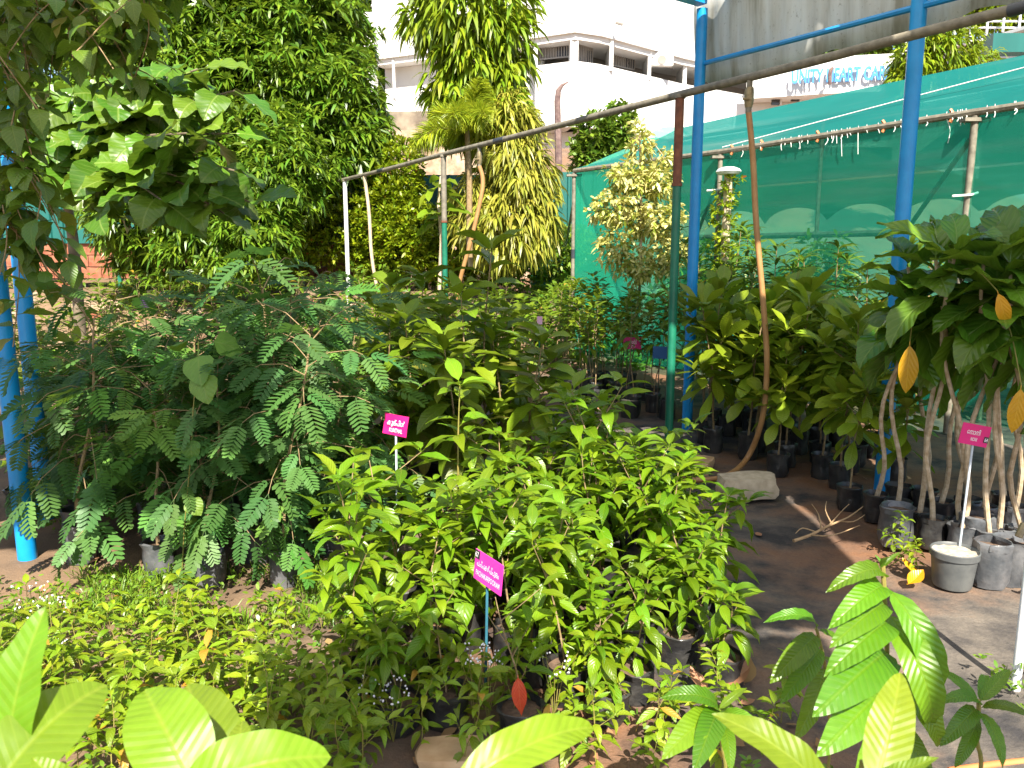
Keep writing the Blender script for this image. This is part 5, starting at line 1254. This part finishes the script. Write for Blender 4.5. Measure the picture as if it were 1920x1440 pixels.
# hanging-leaved tall tree before the building
r5 = [lobe(890, 10, 13, .9, .8, .75), lobe(795, 30, 13, .32, .4, .3), lobe(885, 120, 13, .62, .6, .7), lobe(950, 90, 13, .4, .5, .8), lobe(860, 190, 13, .48, .5, .5), lobe(930, 200, 12.9, .5, .5, .6)]
crown_tree('hanging_leaf_tree', 'tall slender tree of hanging pointed leaves before the white building', 'tree', tuple(at(890, 480, 13)), tp((885, 500, 13), (878, 330, 13), (876, 200, 13), (885, 80, 13), (895, -20, 13)), .07, r5, 860, 7, .27, .064, .72, M['hanging'], 5, -.25, (.25, 1.1), .35, tmat='stem_pale')
crown_tree('hanging_leaf_tree', 'shorter golden hanging-leaved tree right below the tall slender one', 'tree', tuple(at(960, 500, 12.7)), tp((965, 500, 12.7), (960, 360, 12.7), (955, 260, 12.7)), .06,
    [lobe(950, 250, 12.6, .5, .5, .6), lobe(975, 330, 12.6, .52, .5, .7), lobe(950, 420, 12.5, .6, .5, .55), lobe(1010, 400, 12.6, .32, .4, .6), lobe(900, 380, 12.8, .5, .5, .6)], 950, 7, .24, .042, .8, M['hanging_gold'], 6, -.35, (.2, 1.1), .35, tmat='stem_pale')
# golden-green shrubs
for i, (px, py, Y, lob, n, lab) in enumerate((
    (575, 520, 14.4, [lobe(575, 345, 14.3, 0.78, 0.75, 0.53), lobe(545, 400, 14.3, 0.78, 0.75, 0.63), lobe(610, 430, 14.2, 0.69, 0.69, 0.75), lobe(520, 460, 14.4, 0.63, 0.63, 0.63)], 1900, 'rounded golden-green shrub with reddish tips left of the white post'),
    (740, 520, 14.2, [lobe(745, 330, 14.1, 0.48, 0.50, 0.63), lobe(730, 400, 14.0, 0.61, 0.63, 0.69), lobe(770, 450, 13.9, 0.70, 0.63, 0.63), lobe(700, 460, 14.1, 0.50, 0.50, 0.57)], 1900, 'tall golden-green shrub between the white post and the middle post'),
    (890, 520, 14.3, [lobe(880, 440, 14.1, 0.69, 0.63, 0.63), lobe(930, 480, 14.0, 0.63, 0.63, 0.44), lobe(850, 480, 14.0, 0.63, 0.63, 0.50)], 1100, 'low golden shrub right of the middle green post'),
    (1050, 520, 14.0, [lobe(1050, 470, 14.1, 0.76, 0.63, 0.48), lobe(1110, 500, 13.9, 0.51, 0.51, 0.38)], 700, 'low leafy shrub in front of the net house end'))):
    crown_tree('golden_shrub', lab, 'shrub', tuple(at(px, py, Y)), tp((px, py + 20, Y), (px, 440, Y)), .035, lob, n, 12, .11, .040, .1, M['hedge'] if i < 3 else M['weed'], 20 + i, .6, (.3, 1.3), .55, limb=False)
# large pale leaves on a slim sapling by the middle post
t = thing('pale_leaf_sapling', 'slim sapling with large pale yellow-green leaves behind the middle post', 'sapling', at(822, 520, 10.6)); O6 = t.location
MB().tube([V(0, 0, -.4), at(828, 450, 10.6) - O6, at(822, 380, 10.6) - O6, at(826, 330, 10.6) - O6], [.03, .025, .02, .01], 7).build('stem', M['stem_pale'], t)
rng = random.Random(5)
PLF = leafset(M['big'], .30, .17, 'ovate', 3, .4, 1.0, ns=6, pet=.12)
for k in range(22):
    az = k * 2.4; el = rng.uniform(-.6, .4); q = rng.random()
    put('leaf', PLF[k % 3], t, leaf_matrix(at(826, lerp(330, 420, q), 10.6) - O6, V(math.cos(az) * math.cos(el), math.sin(az) * math.cos(el), math.sin(el)), rng.uniform(-.4, .4), rng.uniform(.8, 1.3)))
# feather palm
t = thing('feather_palm', 'bushy feather palm with yellow-green plumes before the tall slender tree', 'palm', at(880, 420, 12.2)); O7 = t.location
MB().tube([V(0, 0, -.5), at(880, 330, 12.2) - O7, at(876, 255, 12.2) - O7, at(874, 200, 12.2) - O7], [.05, .042, .036, .025], 8).build('trunk', M['stem'], t)
r = np.random.default_rng(33); crown_at = np.array(at(876, 250, 12.2) - O7)
for k in range(11):
    az = k * 2.4 + .3; el = (1.25, .9, .7, .5, .3)[k % 5]; n = 620
    s = np.linspace(.08, 1, n); Lf = (0.95, 1.05, 1.1, 1.0, .95)[k % 5]
    hx = np.cos(az) * np.cos(el); hy = np.sin(az) * np.cos(el)
    ax = np.stack([hx * s * Lf, hy * s * Lf, (np.sin(el) * s - .55 * s ** 2.2 * (1 if el < 1 else .3)) * Lf], 1)
    tg = np.gradient(ax, axis=0); tg /= np.linalg.norm(tg, axis=1, keepdims=True)
    d = r.normal(0, 1, (n, 3)); d -= tg * (d * tg).sum(1, keepdims=True); d /= np.linalg.norm(d, axis=1, keepdims=True)
    me = cloud_mesh('frond', ax, d + tg * .7, .27 * np.sin(np.pi * np.clip(s * .9 + .12, 0, 1)) + .05, .013, .25, M['palm'], 50 + k)
    f = put('frond', me, t, Matrix.Translation(crown_at)); MB().tube([tuple(ax[j]) for j in range(0, n, 60)], .006, 5).build('midrib', M['stem_green'], f)
# cream variegated shrub
crown_tree('variegated_shrub', 'cream and yellow variegated shrub with pale thin branches before the net house', 'shrub', tuple(gnd(1195, 640)), [tuple(gnd(1195, 640)), tuple(at(1200, 520, 9.0)), tuple(at(1203, 400, 9.0)), tuple(at(1200, 280, 9.0))], .022,
    [lobe(1200, 265, 9, .13, .15, .25), lobe(1180, 330, 9, .24, .24, .2), lobe(1235, 335, 9, .24, .24, .18), lobe(1150, 390, 9, .28, .25, .2), lobe(1235, 410, 9, .3, .25, .22), lobe(1155, 460, 9, .24, .2, .2), lobe(1255, 470, 9, .24, .2, .22), lobe(1200, 500, 9, .3, .25, .2), lobe(1195, 380, 9, .2, .2, .4), lobe(1250, 300, 9, .12, .12, .12)],
    900, 6, .085, .034, .3, M['cream'], 8, .1, (.4, 1.4), .2, tmat='stem_pale')
# dry grassy plants under it
r = np.random.default_rng(12); P = np.stack([r.uniform(1.1, 1.9, 160), r.uniform(8.7, 9.6, 160), np.zeros(160)], 1)
# glossy round-leaved little tree and hill trees
crown_tree('small_tree', 'small glossy round-leaved tree behind the net house end', 'tree', tuple(at(1130, 320, 17)), tp((1130, 330, 17), (1130, 240, 17)), .06,
    [lobe(1120, 250, 17, .45, .4, .4), lobe(1160, 230, 17, .35, .35, .42), lobe(1100, 290, 17, .4, .35, .35), lobe(1150, 285, 17, .4, .35, .3)], 420, 8, .17, .075, .15, M['dark_wood'], 9, .5, shell=.4)
crown_tree('hill_tree', 'bright bamboo-like tree rising behind the green net roof at the right', 'tree', tuple(at(1760, 200, 19)), tp((1760, 240, 19), (1765, 60, 19)), .05,
    [lobe(1720, 110, 19, .55, .5, .6), lobe(1780, 90, 19, .65, .5, .6), lobe(1830, 120, 19, .45, .5, .4), lobe(1700, 150, 19, .4, .4, .35), lobe(1750, 40, 19, .4, .4, .5)], 420, 7, .32, .055, .6, M['hanging'], 10, -.1, (.3, 1.3), .3, tmat='stem_pale')
crown_tree('hill_tree', 'dark tree line above the roof of the UNITY wing', 'tree', tuple(at(1580, 120, 40)), tp((1580, 140, 40), (1580, 60, 40)), .15,
    [lobe(1520, 95, 40, 1.6, 1, .8), lobe(1600, 75, 40, 1.8, 1, 1.0), lobe(1680, 60, 40, 1.6, 1, 1.2), lobe(1460, 110, 40, 1.2, 1, .5)], 700, 9, .4, .16, .2, M['dark_wood'], 12, .4, shell=.5)
crown_tree('hill_tree', 'palm-like tree top showing above the hospital roof beside the blue pole', 'tree', tuple(at(1262, 60, 46)), tp((1262, 80, 46), (1262, 5, 46)), .2,
    [lobe(1262, 8, 46, 1.2, 1, .9), lobe(1235, -10, 46, 1.2, 1, .8), lobe(1340, -20, 46, 2.2, 1.2, 1.2)], 500, 10, .7, .12, .4, M['dark_wood'], 14, .2, shell=.3)
crown_tree('hill_tree', 'dark tree behind the stair block at the upper left of the building', 'tree', tuple(at(712, 200, 42)), tp((712, 220, 42), (712, 20, 42)), .25,
    [lobe(715, 60, 42, 1.1, 1, 1.8), lobe(705, 160, 42, 1.0, 1, 1.6), lobe(722, -20, 42, 1.4, 1, 1.4)], 600, 10, .5, .16, .3, M['dark_wood'], 15, .2, shell=.3)
crown_tree('hill_tree', 'leafy dark tree behind the white terrace railing at the upper right corner', 'tree', tuple(at(1880, 60, 31)), tp((1880, 90, 31), (1880, 10, 31)), .1,
    [lobe(1830, 20, 31, 1.2, .8, .9), lobe(1900, 25, 31, 1.2, .8, 1.0), lobe(1960, 10, 31, 1.2, .8, 1.0), lobe(1870, -20, 31, 1.5, .8, .8)], 520, 9, .34, .10, .3, M['hanging'], 16, .2, shell=.3)
# plants inside the net house
for i, (x, y) in enumerate(((3.4, 9.3), (4.6, 7.6), (5.6, 6.2), (2.4, 11.0), (5.4, 7.8))):
    crown_tree('net_house_plant', 'leafy plant seen dimly inside the green net house', 'plant', (x, y, 0), [(x, y, 0), (x, y, 1.2)], .02, [((x, y, 1.0), (.5, .5, .45)), ((x + .3, y + .2, 1.5), (.35, .35, .35))], 150, 8, .2, .05, .4, M['hanging'], 60 + i, .2, shell=.2, limb=False, group='plants inside the net house')

# white dome on a leafy pillar before the net
c = at(1366, 322, 9.25)
t = thing('dome_pillar', 'white dome cap on a leaf-covered pillar before the net house wall', 'pillar', (c.x, 9.25, 0)); O11 = np.array([c.x, 9.25, 0])
MB().tube([(0, 0, 0), (0, 0, c.z - .02)], .05, 8).build('pillar', M['concrete'], t)
MB().lathe([(0, -.035), (.12, -.03), (.145, 0), (.12, .03), (.07, .05), (0, .055)], 18).build('cap', M['white_post'], t, M=Matrix.Translation((0, 0, c.z)))
r = np.random.default_rng(77); C = np.stack([r.normal(0, .07, 260), r.normal(0, .07, 260), r.uniform(.9, c.z - .06, 260)], 1); A = C * np.array([[1, 1, 0]]) + np.array([[0, 0, .05]])
B, D = whorls(C, A, 5, r, (.3, 1.3)); o = put('foliage', cloud_mesh('foliage', B, D, .07, .03, .2, M['hedge'], 78), t); o['kind'] = 'stuff'

# fig with big round leaves
FG = [leaf_mesh('leaf', M['fig'], .34, .30, 'cord', droop=d, fold=.16, ns=9, cols=5, pet=.2, wave=.05, seed=i, twist=tw) for i, (d, tw) in enumerate(((.3, .1), (.6, -.2), (.9, .2), (.5, .35)))]
ft = thing('fig_tree', 'young fig tree with big round ribbed leaves at the upper left', 'tree', V(at(138, 500, 7.6).x, 7.6, 0)); O8 = ft.location
trunk = [V(0, 0, 0), at(140, 480, 7.6) - O8, at(132, 420, 7.5) - O8, at(128, 370, 7.4) - O8, at(150, 300, 7.2) - O8]
MB().tube(bez(trunk, 4), [lerp(.055, .035, k / 16) for k in range(17)], 9).build('trunk', M['trunk'], ft)
rng = random.Random(8)
ends = [(300, 260, 6.4), (400, 190, 6.3), (330, 330, 6.2), (430, 250, 6.3), (230, 200, 6.6), (180, 250, 6.7), (280, 170, 6.6), (380, 360, 6.2), (120, 260, 6.9), (60, 300, 7.0), (340, 130, 6.6), (90, 200, 7), (440, 320, 6.25), (240, 300, 6.4), (310, 380, 6.1), (420, 400, 6.1), (350, 250, 6.1), (200, 320, 6.5), (110, 340, 6.9), (440, 170, 6.3), (470, 380, 6.2), (60, 190, 6.9), (30, 260, 6.9), (150, 160, 6.8), (250, 125, 6.6), (20, 330, 6.8), (210, 400, 6.6), (370, 130, 6.3)]
for (px, py, Y) in ends:
    e = at(px, py, Y) - O8; b0 = trunk[-1] + V(rng.uniform(-.05, .05), 0, rng.uniform(-.2, .05))
    pts = bez([b0, (b0 + e) / 2 + V(0, 0, .12), e], 5)
    MB().tube(pts, [lerp(.018, .007, k / 10) for k in range(11)], 6).build('branch', M['trunk'], ft)
    for k in range(11):
        q = 1 - (k / 11) * .6; az = k * 2.4 + rng.uniform(-.5, .5); el = rng.uniform(-.55, .45)
        d = V(math.cos(az) * math.cos(el), math.sin(az) * math.cos(el) - .25, math.sin(el) - .3)
        put('leaf', FG[k % 4], ft, leaf_matrix(on_path(pts, q), d, rng.uniform(-.35, .35), rng.uniform(.66, 1.1), V(rng.uniform(-.6, .6), rng.uniform(-.9, .1), .8)))
# dark vine over the blue poles and overhead at the upper left
LV = leafset(M['vine'], .15, .075, 'acum', 4, .4, 1.2, fold=.2, ns=6, pet=.14)
vt = thing('climbing_vine', 'dark leafy climber hanging over the blue poles at the upper left corner', 'vine', (PLf.x, PLf.y, 0)); O9 = vt.location
rng = random.Random(19)
for s in range(62):
    if s < 20: a = at(rng.uniform(-30, 40), rng.uniform(20, 480), rng.uniform(3.7, 4.1)); b = a + V(rng.uniform(-.05, .28), rng.uniform(-.2, .2), rng.uniform(-.6, -.2))
    else: a = at(rng.uniform(-40, 290), rng.uniform(-60, 20), rng.uniform(3.8, 4.6)); b = a + V(rng.uniform(-.25, .25), rng.uniform(-.2, .2), -rng.uniform(.08, .5) * (1.15 - (a.x + 2.6) / 1.9))
    pts = bez([a - O9, (a + b) / 2 - O9 + V(rng.uniform(-.06, .06), 0, .03), b - O9], 5)
    MB().tube(pts, .003, 5).build('stem', M['stem'], vt)
    for k in range(11):
        az = k * 2.4 + rng.uniform(-.5, .5); el = rng.uniform(-1.0, .1)
        put('leaf', LV[k % 4], vt, leaf_matrix(on_path(pts, k / 11), V(math.cos(az) * math.cos(el), math.sin(az) * math.cos(el), math.sin(el)), rng.uniform(-.4, .4), rng.uniform(.75, 1.2)))
MB().tube([at(-20, -30, 3.9) - O9, at(100, -30, 4.1) - O9, at(320, -20, 4.5) - O9], .008, 6).build('stem', M['stem'], vt)

# ================================================================== labels: front-row plants of each bed get their own
ORD = ['first', 'second', 'third', 'fourth', 'fifth', 'sixth', 'seventh', 'eighth', 'ninth', 'tenth', 'eleventh', 'twelfth', 'thirteenth', 'fourteenth', 'fifteenth', 'sixteenth', 'seventeenth']
def pxof(o):
    x, y, z = o.location; d = y * CP + EYE * SP
    return x / d
def front_labels(group, n, text, skip=()):
    obs = [o for o in scene.objects if o.parent is None and o.get('group') == group and o['label'] not in skip]
    obs.sort(key=lambda o: o.location.y); row = sorted(obs[:n], key=pxof)
    for i, o in enumerate(row): o['label'] = text % ORD[i]
front_labels('noni saplings at the right', 17, 'noni sapling with pale bent stem, %s from the left by its stem foot')
front_labels('glossy saplings in the centre bed', 8, '%s sapling from the left in the front row of the centre bed', ('tallest yellow-green sapling with a bare orange stem rising above the centre bed',))
front_labels('blunt-leaved saplings right of the path', 8, '%s bag from the left in the front row of blunt-leaved saplings')
front_labels('feathery saplings on the left', 7, '%s feathery sapling from the left in the front row')
front_labels('thin-stemmed saplings behind the path', 6, '%s thin-stemmed bagged sapling from the left along the far path edge')
front_labels('broad-leaved saplings left of the path', 5, '%s broad-leaved sapling from the left in the front row left of the path', ('tallest broad-leaved sapling rising right of the green post at the middle of the pipe',))
